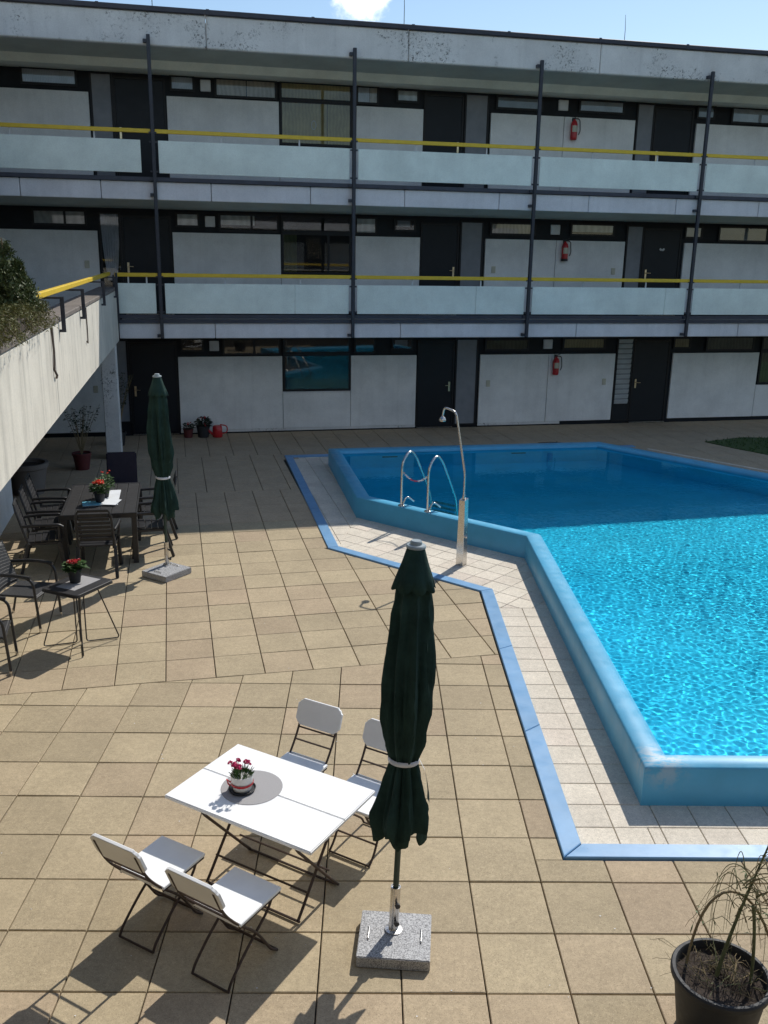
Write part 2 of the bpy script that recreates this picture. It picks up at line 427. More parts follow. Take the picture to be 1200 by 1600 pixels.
# outline of the pool surround (band's outer edge)
B1 = (1.44, 5.68); B2 = (1.455, 11.08); B3 = (-.59, 12.78); B4 = W(2.20, 18.98)[:2]
def clip_near(poly):
    # near slabs: keep N < SEAM, and left of X = 1.44 or below Y = 5.68
    poly = clip(poly, -SU, CU, SEAM - .005)
    return poly
for i in range(-6, 14):
    for j in range(-4, 11):
        x0, y0 = -1.27 + .5 * i, 4.43 + .5 * j
        base = [(x0 + G, y0 + G), (x0 + .5 - G, y0 + G), (x0 + .5 - G, y0 + .5 - G), (x0 + G, y0 + .5 - G)]
        pieces = [clip(base, 0, 1, B1[1] - .01), clip(clip(base, 0, -1, -(B1[1] - .01)), 1, 0, B1[0] - .008)]
        if base[2][1] <= B1[1]: pieces = [base]
        elif base[1][0] <= B1[0]: pieces = [base]
        elif base[0][1] >= B1[1]: pieces = pieces[1:]
        for p in pieces:
            if len(p) < 3: continue
            q = tidy(clip_near(p))
            if len(q) < 3 or area(q) < .004: continue
            place_slab(patio, q, abs(area(q) - area(base)) < 1e-4, FULL, 0)
def line_n(p, q): return p, q
stuff = MB(); ncount = 0
for j in range(0, 26):
    n0 = SEAM + .5 * j
    shift = .0 if n0 < 16.1 else (.2 if n0 < 18.9 else -.12)
    for i in range(-12, 40):
        uu = .28 + shift + .5 * i
        if 4.2 < uu < 8.2 and n0 < 18.4: continue
        if uu > 18.5: continue
        base = [W(uu + G, n0 + G)[:2], W(uu + .5 - G, n0 + G)[:2], W(uu + .5 - G, n0 + .5 - G)[:2], W(uu + G, n0 + .5 - G)[:2]]
        if n0 + .5 > 21.72: base = clip(base, -SU, CU, 21.72)
        if n0 + .5 <= SEAM + 4.02:
            q = clip(base, 1, 0, 1.432) if uu < 5 else []
            q = clip_left(q, (B2[0] - .008, B2[1] - .008), (B3[0] - .008, B3[1] - .008)) if len(q) > 2 else q
        elif n0 + .5 <= 18.98 + .45:
            q = clip(base, CU, SU, 2.135) if uu < 2.2 else []
            if n0 + .5 > 18.98 and uu > 1.7: q = clip(base, SU, -CU, -18.99) if uu > 2.1 else base
        else: q = base
        if uu > 8.1 and n0 < 19.4: q = clip_left(base, (P5[0] + .55, P5[1] + .45), (P6[0] + .55, P6[1] + .45))
        if len(q) < 3: continue
        # lawn / diagonal on the far right
        q = tidy(q)
        if len(q) < 3 or area(q) < .004: continue
        if uu > 18: continue
        full = abs(area(q) - .0) > (2 * h) ** 2 - 1e-4
        if n0 < 17.7 and ncount < 297:
            place_slab(court, q, full, FULL, TH); ncount += 1
        else: stuff.prism(q, -.04, random.uniform(-.002, .002), .006)
o = stuff.build('paving_slabs_by_the_house', M['paving'], court); o['kind'] = 'stuff'
o.name = 'shaded_paving'

# ------------------------------------------------------------------ pool surround: tiles and blue edging
surround = empty_struct('pool_surround')
TG = .0032
def tile(poly):
    poly = tidy(poly)
    if len(poly) < 3 or area(poly) < .003: return
    cx = sum(p[0] for p in poly) / len(poly); cy = sum(p[1] for p in poly) / len(poly)
    me = MB().prism([(x - cx, y - cy) for x, y in poly], -.03, 0, .004).mesh('pool_tile', M['pooltile'])
    o = bpy.data.objects.new('pool_tile', me); COL.objects.link(o); o.parent = surround; o.location = (cx, cy, random.uniform(-.0012, .0012))
    o.rotation_euler = (random.gauss(0, .0015), random.gauss(0, .0015), 0)
def rect(x0, y0, x1, y1): return [(x0 + TG, y0 + TG), (x1 - TG, y0 + TG), (x1 - TG, y1 - TG), (x0 + TG, y1 - TG)]
BW = .16
BO = [(12.5, B1[1]), B1, B2, B3, B4]                 # outer line of the band, walked with the pool on the left... reversed below
def offs(line, d):                                    # shift a polyline to its right side
    out = []
    for i, p in enumerate(line):
        a = Vector(line[max(i - 1, 0)]); b = Vector(line[i]); c = Vector(line[min(i + 1, len(line) - 1)])
        t1 = (b - a).normalized() if i else (c - b).normalized(); t2 = (c - b).normalized() if i < len(line) - 1 else t1
        n1 = Vector((t1.y, -t1.x)); n2 = Vector((t2.y, -t2.x)); k = n1 + n2; out.append(tuple(b + k * (d / (1 + n1.dot(n2)))))
    return out
BANDLINE = [(12.5, B1[1]), B1, B2, B3, B4, W(10.2, 18.92)[:2]]
BAND_I = offs(BANDLINE, BW)
I1, I2, I3, I4 = BAND_I[1], BAND_I[2], BAND_I[3], BAND_I[4]
def band_piece(a, b, c, d):
    MB().prism([a, b, c, d], -.03, .022, .006).build('edging_strip', M['band'], surround)
for k in range(len(BANDLINE) - 1):
    a, b, c, d = Vector(BANDLINE[k]), Vector(BANDLINE[k + 1]), Vector(BAND_I[k + 1]), Vector(BAND_I[k])
    L = (b - a).length; m = max(1, round(L / 2.05))
    for q in range(m):
        t0, t1 = q / m + .0006, (q + 1) / m - .0006
        band_piece(a.lerp(b, t0), a.lerp(b, t1), d.lerp(c, t0), d.lerp(c, t1)) if False else band_piece(tuple(a.lerp(b, t0)), tuple(a.lerp(b, t1)), tuple(d.lerp(c, t1)), tuple(d.lerp(c, t0)))
WX = P1[0]                                            # pool wall face
Y_D = 10.72                                           # where the diagonal tiles begin at the band
# straight strip along the pool's left side
ydiag = 10.55
for j in range(0, 16):
    y0 = 6.07 + .3 * j
    if y0 >= ydiag - .05: break
    for x0, x1 in ((1.6, 1.9), (1.9, 2.255)):
        tile(rect(x0, y0, x1, min(y0 + .3, ydiag)))
# front strip
xs = [1.6, 1.9, 2.16, 2.26]; x = 2.56
while x < 7.2: xs.append(x); x += .3
xs = sorted(xs + [x])
for a, b in zip(xs[:-1], xs[1:]):
    tile(rect(a, 5.843, b, 6.07))
    if a >= 2.15: tile(rect(a, 6.07, b, 6.37))
# diagonal strip
dd = (Vector(B3) - Vector(B2)).normalized(); dn = Vector((dd.y, -dd.x))   # dn points to the pool
o0 = Vector(I2)
bis = Vector(P3) - Vector(I3)
for a in range(-4, 14):
    for b in range(-3, 6):
        s0, t0 = -.1 + .3 * a, .3 * b
        q = [tuple(o0 + dd * (s0 + TG) + dn * (t0 + TG)), tuple(o0 + dd * (s0 + .3 - TG) + dn * (t0 + TG)), tuple(o0 + dd * (s0 + .3 - TG) + dn * (t0 + .3 - TG)), tuple(o0 + dd * (s0 + TG) + dn * (t0 + .3 - TG))]
        q = clip(q, 0, -1, -(ydiag + TG))                       # above the straight strip
        q = clip(q, -1, 0, -(1.6 + TG)) if a < 0 or b < 0 else q
        q = clip_left(q, (P3[0], P3[1]), (P2[0], P2[1])) if False else q
        if len(q) > 2: q = clip(q, dn.x, dn.y, Vector(P2).dot(dn) + .01)
        if len(q) > 2: q = clip(q, 1, 0, 2.26)
        if len(q) > 2: q = clip_left(q, tuple(Vector(I3)), tuple(Vector(P3))) if False else clip_left(q, tuple(Vector(P3)), tuple(Vector(I3)))  # this side of the bisector
        if len(q) > 2: tile(q)
# strip along the house-aligned side
ui = toUN(*I3)[0]
for j in range(0, 24):
    n0 = 12.1 + .3 * j
    for a in range(-1, 4):
        u0 = 2.31 + .3 * a
        q = [W(u0 + TG, n0 + TG)[:2], W(u0 + .3 - TG, n0 + TG)[:2], W(u0 + .3 - TG, n0 + .3 - TG)[:2], W(u0 + TG, n0 + .3 - TG)[:2]]
        q = clip_left(q, I4, I3)
        if len(q) > 2: q = clip_left(q, tuple(Vector(I3)), tuple(Vector(P3)))
        if len(q) > 2 and n0 < 18: q = clip(q, CU, SU, 3.08)
        if len(q) > 2: q = clip(q, -SU, CU, 18.81)
        if len(q) > 2: tile(q)
for j in range(10):                                   # far end strip, behind the rim
    u0 = 3.51 + .6 * j
    for n0 in (18.1, 18.45):
        tile([W(u0, n0)[:2], W(u0 + .593, n0)[:2], W(u0 + .593, n0 + .343)[:2], W(u0, n0 + .343)[:2]])

# ------------------------------------------------------------------ the pool
pool = thing('swimming_pool', 'angular raised swimming pool with a light blue painted rim, full of clear water', 'pool', (4.2, 10.5, 0))
def shell(o_poly, i_poly, zb, zt, zi):
    m = MB(); n = len(o_poly)
    # rounded rim: outer wall, small chamfers, top, inner wall
    rings = [[(x, y, zb) for x, y in o_poly], [(x, y, zt - .018) for x, y in o_poly], [(x, y, zt) for x, y in inset(o_poly, .018)],
             [(x, y, zt - .004) for x, y in inset(o_poly, R0 - .05)], [(x, y, zt - .03) for x, y in inset(o_poly, R0 - .008)], [(x, y, zt - .06) for x, y in i_poly], [(x, y, zi) for x, y in i_poly]]
    vs = [p for r in rings for p in r]; fs = []
    for k in range(len(rings) - 1):
        for i in range(n):
            j = (i + 1) % n; fs.append((k * n + i, k * n + j, (k + 1) * n + j, (k + 1) * n + i))
    return m.add(vs, fs)
PO = Vector((4.2, 10.5, 0))
def local(m): m.v = [(x - PO.x, y - PO.y, z - PO.z) for x, y, z in m.v]; return m
rim = local(shell(POOL, INNER, -.03, RIM_Z, WAT_Z - .12)).build('rim_wall', M['poolpaint'], pool, smooth=50)
n = len(INNER); bas = MB()
bas.add([(x, y, WAT_Z - .12) for x, y in INNER] + [(x, y, BOT_Z) for x, y in INNER], [(i, (i + 1) % n, n + (i + 1) % n, n + i) for i in range(n)])
basin_wall = local(bas).build('basin_wall', M['basin'], pool)
fl = bmesh.new(); fl = sheet(INNER, [], BOT_Z); me = bpy.data.meshes.new('basin_floor')
for v in fl.verts: v.co -= PO
fl.to_mesh(me); fl.free(); me.materials.append(M['basin']); bfloor = bpy.data.objects.new('basin_floor', me); COL.objects.link(bfloor); bfloor.parent = pool
for i, (t, dz) in enumerate(((.18, .10), (.68, .10))):           # inlets in the far wall
    a, b = Vector(INNER[4]), Vector(INNER[3]); c = a.lerp(b, t)
    nrm_ = Vector((SU, -CU)); m = MB()
    m.obox((c.x + nrm_.x * .01 - PO.x, c.y + nrm_.y * .01 - PO.y, WAT_Z - .35), (CU * .16, SU * .16, 0), (-SU * .012, CU * .012, 0), (0, 0, .05))
    m.build('inlet', M['metal_dark'], pool, bevel=.01)
# water: a real rippled sheet
def make_water():
    xs0, xs1 = min(p[0] for p in INNER), max(p[0] for p in INNER); ys0, ys1 = min(p[1] for p in INNER), max(p[1] for p in INNER)
    st = .0145; nx, ny = int((xs1 - xs0) / st) + 1, int((ys1 - ys0) / st) + 1
    X, Y = np.meshgrid(np.linspace(xs0, xs1, nx), np.linspace(ys0, ys1, ny)); Z = np.zeros_like(X)
    rg = np.random.RandomState(3)
    for lam, amp, cnt in ((.34, .00020, 6), (.16, .00013, 10), (.10, .000115, 18), (.068, .000075, 22)):
        for _ in range(cnt):
            l = lam * rg.uniform(.8, 1.25); an = rg.uniform(0, 2 * pi); kx, ky = 2 * pi / l * np.cos(an), 2 * pi / l * np.sin(an)
            Z += amp * rg.uniform(.5, 1) * np.sin(kx * X + ky * Y + rg.uniform(0, 2 * pi))
    env = .72 + .10 * np.sin(X * 1.1 + .7 * Y) * np.sin(.8 * Y - .5 * X + 1)
    un = -X * SU + Y * CU
    calm = np.clip((17.5 - un) / 5.5, .12, 1)                   # calmer under the house
    Z = WAT_Z + Z * env * calm
    inside = np.ones_like(X, bool)
    big = inset(POOL, R0 - .03)
    # point in polygon
    c = np.zeros_like(X, bool); npoly = len(big)
    for i in range(npoly):
        x1, y1 = big[i]; x2, y2 = big[i - 1]
        with np.errstate(divide='ignore', invalid='ignore'):
            t = ((y1 > Y) != (y2 > Y)) & (X < (x2 - x1) * (Y - y1) / (y2 - y1 + 1e-12) + x1)
        c ^= t
    idx = np.arange(nx * ny).reshape(ny, nx)
    q = np.stack([idx[:-1, :-1], idx[:-1, 1:], idx[1:, 1:], idx[1:, :-1]], -1).reshape(-1, 4)
    ok = (c[:-1, :-1] & c[:-1, 1:] & c[1:, 1:] & c[1:, :-1]).reshape(-1); q = q[ok]
    used = np.unique(q); remap = -np.ones(nx * ny, int); remap[used] = np.arange(len(used)); q = remap[q]
    V = np.stack([X.ravel()[used], Y.ravel()[used], Z.ravel()[used]], 1)
    me = bpy.data.meshes.new('water'); me.vertices.add(len(V)); me.vertices.foreach_set('co', V.astype(np.float32).ravel())
    me.loops.add(q.size); me.loops.foreach_set('vertex_index', q.astype(np.int32).ravel()); me.polygons.add(len(q))
    me.polygons.foreach_set('loop_start', np.arange(0, q.size, 4, dtype=np.int32)); me.polygons.foreach_set('loop_total', np.full(len(q), 4, np.int32))
    me.update(calc_edges=True); me.polygons.foreach_set('use_smooth', [True] * len(q)); me.materials.append(M['water'])
    o = bpy.data.objects.new('water', me); COL.objects.link(o); return struct(o)
wat = make_water()
try:
    wat.cycles.is_caustics_caster = True
    for o in (basin_wall, bfloor): o.cycles.is_caustics_receiver = True
except Exception as e: print('caustics', e)

# ------------------------------------------------------------------ lawn and path border on the far right
LAWN = [(7.9, 21.2), (8.4, 20.4), (9.0, 19.6), (11.5, 17.6), (22, 14), (22, 21.6), (9.0, 21.8)]
lw = MB().prism(LAWN, -.05, .014)
lawn = struct(lw.build('lawn', M['grass']))
gr = MB()
for _ in range(9000):
    x, y = random.uniform(7.3, 17), random.uniform(15.0, 21.8)
    if not all((LAWN[i][0] - LAWN[i - 1][0]) * (y - LAWN[i - 1][1]) - (LAWN[i][1] - LAWN[i - 1][1]) * (x - LAWN[i - 1][0]) > 0 for i in (1, 2, 3, 5, 6, 0)): continue
    a = random.uniform(0, 2 * pi); hh = random.uniform(.03, .08); dx, dy = cos(a) * .012, sin(a) * .012; lx, ly = random.gauss(0, .02), random.gauss(0, .02)
    gr.add([(x - dx, y - dy, .01), (x + dx, y + dy, .01), (x + lx, y + ly, hh)], [(0, 1, 2)])
go = gr.build('grass_blades', M['grass']); go['kind'] = 'stuff'; tag(go, 'short green grass on the lawn beyond the pool', 'grass')
kb = thing('lawn_border', 'low pale double kerb line between the far pool corner and the lawn', 'kerb')
for d_ in (1.55, 1.9):
    a = Vector((P5[0] + .9 * d_ * .74, P5[1] + .5 * d_ * .68, 0)); b = a + Vector((P6[0] - P5[0], P6[1] - P5[1], 0))
    MB().bar((a.x, a.y, .03), (b.x, b.y, .03), .09, .08).build('kerb_stone', M['pooltile'], kb)

# ------------------------------------------------------------------ the house across the pool (local axes: u along it, n away from the camera)
house = thing('apartment_house', 'three storey apartment house with white panels, dark doors and open access balconies', 'building', (0, 0, 0), TH)
NW, NF = 21.75, 19.8
U0, U1 = -9.0, 22.0
FZ = [0.0, 2.74, 5.52]
hb = lambda name, m, mat_, **k: m.build(name, M[mat_], house, **k)
hb('wall', MB().box(U0, NW + .05, -.02, U1, NW + .45, 8.0), 'darkwall')
hb('wall', MB().box(U0, NW + .45, -.02, U1, NW + 9, 7.9), 'concrete')
# floors: slab, edge, soffit
def front_panels(name, z0, z1, joints, m, n0, n1, gap=.012, ch=.012):
    for a, b in zip(joints[:-1], joints[1:]):
        MB().box(a + gap / 2, n0, z0, b - gap / 2, n1, z1).build(name, M[m], house, bevel=ch)
J = [0.88 + 4.08 * k for k in range(-2, 6)]
J2 = [-5.3, -2.74, -1.24, .89, 2.9, 4.9, 7.0, 9.08, 11.2, 13.3, 15.4, 17.5, 19.6, 21.7]
JR = [-7.3, -3.2, .89, 4.92, 9.11, 13.2, 17.3, 21.4]
for zb, zt, jj, us in ((2.39, 2.70, [-1.06, .88, 4.87, 9.0, 13.14, 17.2, 21.3], -1.06), (5.11, 5.45, J2, U0)):
    hb('balcony_slab', MB().box(us, NF + .16, zb + .03, U1, NW + .046, zt - .02), 'floorslab')
    hb('soffit', MB().add([(us, NF + .10, zb + .012), (U1, NF + .10, zb + .012), (U1, NF + .72, zb - .10), (us, NF + .72, zb - .10), (us, NW + .046, zb - .10), (U1, NW + .046, zb - .10)], [(3, 2, 1, 0), (4, 5, 2, 3)]) if zb > 4 else MB().box(us, NF + .10, zb + .004, U1, NW + .046, zb + .026), 'soffit')
    front_panels('fascia_panel', zb, zt, jj, 'fascia', NF, NF + .095)
hb('roof_slab', MB().box(U0, NF + .2, 7.98, U1, NW + 9, 8.40), 'concrete')
hb('soffit', MB().add([(U0, NF + .13, 7.925), (U1, NF + .13, 7.925), (U1, NF + 1.0, 7.83), (U0, NF + 1.0, 7.83)], [(3, 2, 1, 0)]), 'soffit')
hb('soffit', MB().add([(U0, NF + 1.0, 7.83), (U1, NF + 1.0, 7.83), (U1, NF + 1.22, 7.70), (U0, NF + 1.22, 7.70), (U1, NW + .046, 7.72), (U0, NW + .046, 7.72)], [(3, 2, 1, 0), (5, 4, 2, 3)]), 'soffit2')
front_panels('roof_parapet_panel', 7.91, 8.49, JR, 'concrete', NF, NF + .125, ch=.02)
hb('roof_edge', MB().box(U0, NF - .05, 8.493, U1, NF + .3, 8.585), 'roofcap', bevel=.01)
for k in range(-2, 8): hb('roof_edge_joint', MB().box(.9 + 2.03 * k, NF - .056, 8.497, .96 + 2.03 * k, NF - .0505, 8.592), 'roofcap')
# steel edge beams along the balconies
hb('edge_beam', MB().box(-1.06, NF - .055, 2.805, U1, NF - .005, 2.875), 'slab_edge'); hb('edge_beam', MB().box(-1.06, NF - .04, 2.703, U1, NF - .005, 2.775), 'slab_edge')
hb('edge_beam', MB().box(U0, NF - .055, 5.46, U1, NF - .005, 5.535), 'slab_edge')
# posts
PU = [-4.12, -.2, 3.79, 7.76, 11.72, 15.7, 19.7]
for u in PU:
    z0 = 2.40 if u > -1 else 5.2
    m = MB().box(u - .035, NF - .125, z0, u + .035, NF - .06, 8.08)
    p = hb('post', m, 'metal_dark', bevel=.006)
    for z in ((2.45, 2.84) if u > -1 else ()) + (5.20, 5.5, 7.97):
        MB().box(u - .10, NF - .10, z - .03, u - .036, NF + .02, z + .03).build('bracket', M['metal_dark'], p)
    for z in ((2.93, 3.47, 3.63) if u > -1 else ()) + (5.64, 6.18, 6.35):
        MB().box(u - .075, NF - .11, z - .014, u + .075, NF - .062, z + .014).build('clip', M['metal_dark'], p)
# balustrade panels and handrails
def bays(us): return list(zip(us[:-1], us[1:]))
for lv, (z0, z1, zr) in ((1, (2.90, 3.50, 3.665)), (2, (5.61, 6.21, 6.375))):
    P = [-1.12] + PU[1:] if lv == 1 else PU
    for a, b in bays(P):
        la = a + .09; lb = b - .085
        if lv == 2 and a < -4: lb = b - .24
        sp = []
        if lv == 1 and a > -.5: sp = [a + (2.75 if a < 5 else 3.35)]
        for s0, s1 in zip([la] + sp, sp + [lb]):
            MB().box(s0 + .003, NF - .075, z0, s1 - .003, NF - .055, z1).build('balustrade_panel', M['bal'], house, bevel=.004)
        m = MB().box(a + .04, NF - .10, zr - .038, b - .04, NF - .055, zr + .038); r = hb('handrail', m, 'yellow', bevel=.008)
        for t in (.33, .72):
            u = a + (b - a) * t
            MB().box(u - .015, NF - .052, z1 - .08, u + .015, NF - .032, zr - .02).build('handrail_support', M['vent'], r)
hb('slab_post', MB().box(-1.12, NF - .10, 2.72, -1.085, NF - .06, 3.66), 'metal_dark')
# white panels, doors, side lights
def wpanel(u0, u1, z0, z1): MB().box(u0 + .004, NW - .008, z0, u1 - .004, NW + .049, z1).build('white_panel', M['panelw'], house, bevel=.004)
def door(u0, u1, z, hs, zt=2.13, emblem=False):
    d = MB().box(u0 + .05, NW + .018, z + .045, u1 - .05, NW + .047, z + zt - .05).build('door', M['door'], house, bevel=.003)
    MB().box(u0 + .004, NW + .005, z + .02, u0 + .046, NW + .049, z + zt).box(u1 - .046, NW + .005, z + .02, u1 - .004, NW + .049, z + zt).box(u0 + .047, NW + .005, z + zt - .046, u1 - .047, NW + .049, z + zt).build('frame', M['frame'], d)
    uh = u0 + .12 if hs < 0 else u1 - .12
    m = MB().box(uh - .022, NW + .006, z + .90, uh + .022, NW + .0178, z + 1.13); m.tube([(uh, NW + .008, z + 1.05), (uh, NW - .045, z + 1.05), (uh + .11 * -hs, NW - .045, z + 1.045)], .010, 6)
    m.build('handle', M['brass'], d)
    MB().box(u0 + .02, NW - .05, z + .003, u1 - .02, NW + .04, z + .018).build('threshold', M['steel'], d)
    if emblem:
        uc = (u0 + u1) / 2; m = MB()
        for s in (-1, 1): m.obox((uc + s * .035, NW + .012, z + 1.62), (.028, 0, .018 * s), (0, .004, 0), (-.012 * s, 0, .02))
        m.build('door_ornament', M['vent'], d)
def side(u0, u1, z, kind='grey', z0=.06, zt=2.15):
    w = MB().box(u0 + .03, NW + .03, z + z0, u1 - .03, NW + .047, z + zt).build('side_light', M['darkroom'], house)
    f = .04
    MB().box(u0, NW + .004, z + z0 - .02, u0 + f, NW + .049, z + zt + .03).box(u1 - f, NW + .004, z + z0 - .02, u1, NW + .049, z + zt + .03).box(u0 + f + .001, NW + .004, z + zt, u1 - f - .001, NW + .049, z + zt + .03).box(u0 + f + .001, NW + .004, z + z0 - .02, u1 - f - .001, NW + .049, z + z0 + .02).build('frame', M['frame'], w)
    if kind == 'grey': MB().box(u0 + f + .002, NW + .018, z + z0 + .02, u1 - f - .002, NW + .0295, z + zt - .002).build('blind', M['sidepanel'], w)
    elif kind == 'drape':
        m = MB(); vs = []; nn = 30
        for k in range(nn + 1):
            t = k / nn
            for q in range(7):
                s = q / 6; wdt = 1 - .5 * s ** 2.2
                vs.append((u0 + f + .003 + (u1 - u0 - 2 * f - .006) * (.25 * s ** 2 + t * wdt), NW + .022 + .006 * sin(t * 40), z + zt - .01 - (zt - .75) * s))
        m.add(vs, [(k * 7 + q, k * 7 + q + 1, (k + 1) * 7 + q + 1, (k + 1) * 7 + q) for k in range(nn) for q in range(6)]); m.build('drape', M['net'], w, smooth=40)
        MB().box(u0 + f + .002, NW + .010, z + z0 + .02, u1 - f - .002, NW + .013, z + zt - .002).build('pane', M['glass'], w)
    elif kind == 'louvre':
        for k in range(13):
            zz = z + .50 + k * .129
            MB().obox(((u0 + u1) / 2, NW + .016, zz + .055), ((u1 - u0) / 2 - f - .004, 0, 0), (0, .006, .012), (0, -.012, .046)).build('slat', M['louvre'], w)
        MB().box(u0 + f + .002, NW + .010, z + z0 + .02, u1 - f - .002, NW + .0295, z + .47).build('lower_panel', M['door'], w)
def window(u0, u1, z0, z1, cur, mull=(), f=.045, deep=.0):
    w = MB().box(u0, NW - .012, z0, u1, NW + .002, z0 + f).box(u0, NW - .012, z1 - f, u1, NW + .002, z1).box(u0, NW - .012, z0 + f + .0005, u0 + f, NW + .002, z1 - f - .0005).box(u1 - f, NW - .012, z0 + f + .0005, u1, NW + .002, z1 - f - .0005)
    for q in mull: w.box(q - .025, NW - .010, z0 + f + .0005, q + .025, NW + .002, z1 - f - .0005)
    w = w.build('window', M['frame'], house)
    MB().box(u0 + f - .004, NW + .003, z0 + f - .004, u1 - f + .004, NW + .009, z1 - f + .004).build('pane', M['glass'], w)
    if cur:
        for nm, c, a, b, lo in cur:
            MB().box(u0 + f + (u1 - u0 - 2 * f) * a, NW + .024, z0 + f + (z1 - z0 - 2 * f) * lo, u0 + f + (u1 - u0 - 2 * f) * b, NW + .034, z1 - f).build(nm, M[c], w)
    MB().box(u0 + f - .004, NW + .040, z0 + f - .004, u1 - f + .004, NW + .048, z1 - f + .004).build('room', M['darkroom'], w)
    return w
def vent(u0, u1, z0, z1): MB().box(u0, NW - .006, z0, u1, NW + .049, z1).build('vent_cover', M['vent'], house, bevel=.01)
C = lambda c, a=0, b=1, lo=0: ('curtain', c, a, b, lo)
for lv in range(3):
    z = FZ[lv]
    pt, pb = z + 1.79, z + .085
    c0, c1 = z + 1.88, z + 2.22
    wpanel(-6.4, -1.49, pb, pt)
    if lv == 0:
        wpanel(.10, 2.50, pb, pt); wpanel(2.503, 4.14, pb, z + .935); wpanel(4.143, 5.77, pb, pt)
        MB().box(.1, NW - .014, z + .02, 5.77, NW + .02, z + .082).build('plinth', M['concrete'], house); MB().box(7.39, NW - .014, z + .02, 9.6, NW + .02, z + .082).build('plinth', M['concrete'], house)
        MB().box(2.48, NW - .05, z + .938, 4.16, NW - .009, z + .955).build('window_sill', M['fascia'], house)
    else:
        wpanel(.10, 2.50, pb, pt); wpanel(2.503, 4.14, pb, z + .90); wpanel(4.23, 5.78, pb, pt)
    wpanel(7.39, 9.197, pb, pt); wpanel(9.203, 11.02, pb, pt)
    wpanel(12.64, 15.16, pb, pt); wpanel(15.163, 16.8, pb, z + .93); wpanel(16.86, 18.4, pb, pt); wpanel(20.0, 21.9, pb, pt)
    door(-1.0, .09, z, -1); door(5.79, 6.74, z, 1); door(11.53, 12.56, z, -1, emblem=(lv == 1)); door(18.45, 19.4, z, 1)
    side(-1.46, -1.0, z, 'drape' if lv == 1 else 'grey', z0=.06 if lv else .3); side(6.76, 7.34, z, 'grey'); side(11.05, 11.52, z, 'louvre' if lv == 0 else 'grey')
    if lv < 2:
        for u in (-1.75, 7.62, 10.75) if lv == 0 else (-1.75, 7.62, 10.75):
            MB().box(u - .05, NW - .03, z + 1.0, u + .05, NW - .0085, z + 1.16).build('switch_box', M['cream'], house, bevel=.006)
    # clerestory strip
    A = [[C('darkroom')], [C('offwhite', 0, 1, .2)], [C('net')]][lv]
    window(-2.82, -1.70, c0 + .0, c1, [C(['olive', 'offwhite', 'net'][lv])], () if lv == 2 else (-2.15,))
    window(.18, .70, c0 + .02, c1 - .0, [C(['darkroom', 'offwhite', 'net'][lv])])
    vent(.82, 1.04, c0 + .04, c0 + .27)
    window(1.12, 2.46, c0 - .06, c1, [C('tan', 0, .5), C('tan', .52, 1)] if lv == 2 else [C('offwhite', .0, .6, .35)] if lv == 1 else [], () if lv == 2 else (1.85,))
    window(4.22, 4.74, c0 - .05, c1, [C('net', 0, .6), C('tan', .62, 1)] if lv == 2 else [C('offwhite')] if lv == 1 else [])
    window(5.14, 5.67, c0 + .03, c1 - .02, [C('offwhite')] if lv == 2 else [C('sidepanel', .1, .8, .3)])
    window(7.50, 8.66, c0 + .0, c1 - .04, [C(['olive', 'tan', 'sidepanel'][lv])])
    vent(9.04, 9.28, c0 + .04, c0 + .27)
    window(9.55, 10.72, c0 + .02, c1 - .02, [C(['beige', 'offwhite', 'net'][lv], 0, 1, .25 if lv == 1 else 0)])
    window(12.62, 13.12, c0 + .02, c1 - .02, [C(['beige', 'net', 'sidepanel'][lv])])
    window(13.56, 14.98, c0 - .04, c1, [C(['olive', 'sidepanel', 'net'][lv])])
    window(15.2, 16.76, c0 - .04, c1, [C('olive')])
    # big windows
    if lv == 2:
        window(2.52, 4.13, z + 1.84, c1 + .0, [C('beige')]); w = window(2.52, 4.13, z + .92, z + 1.835, [C('beige', 0, .66), C('beige', .67, 1)])
        k = MB().tube([(3.27 + .05 * cos(t), NW + .016, z + 1.35 + .09 * sin(t)) for t in [i * .45 for i in range(14)]], .008, 5, closed=True).build('hanging_ornament', M['vent'], w)
    elif lv == 1:
        window(2.52, 4.13, z + 1.84, c1, []); window(2.52, 4.13, z + .92, z + 1.835, [C('olive', 0, .2, .0)], (3.60,))
    else:
        window(2.52, 4.13, z + 1.84, c1, []); window(2.52, 4.13, z + .96, z + 1.835, [])
    window(15.2, 16.76, z + .96, pt + .04, [C('olive')])

# lightning rods
for u, hh in ((5.1, .62), (10.2, .35), (-.1, .5)):
    o = thing('lightning_rod', {5.1: 'taller thin rod on the roof edge just right of the cloud', 10.2: 'short thin leaning rod on the roof edge farther right', -.1: 'thin rod on the roof edge near the left end of the sky'}[u], 'lightning rod', W(u, 21.0, 8.40), TH, 'thin rods on the flat roof')
    MB().tube([(0, 0, 0), (.0, 0, .5 + hh * .5), (-.02, 0, .62 + hh)], [.009, .007, .004], 6).build('rod', M['metal_dark'], o); MB().lathe([(.10, 0), (.10, .05), (.02, .08)], 12).build('foot', M['concrete'], o)

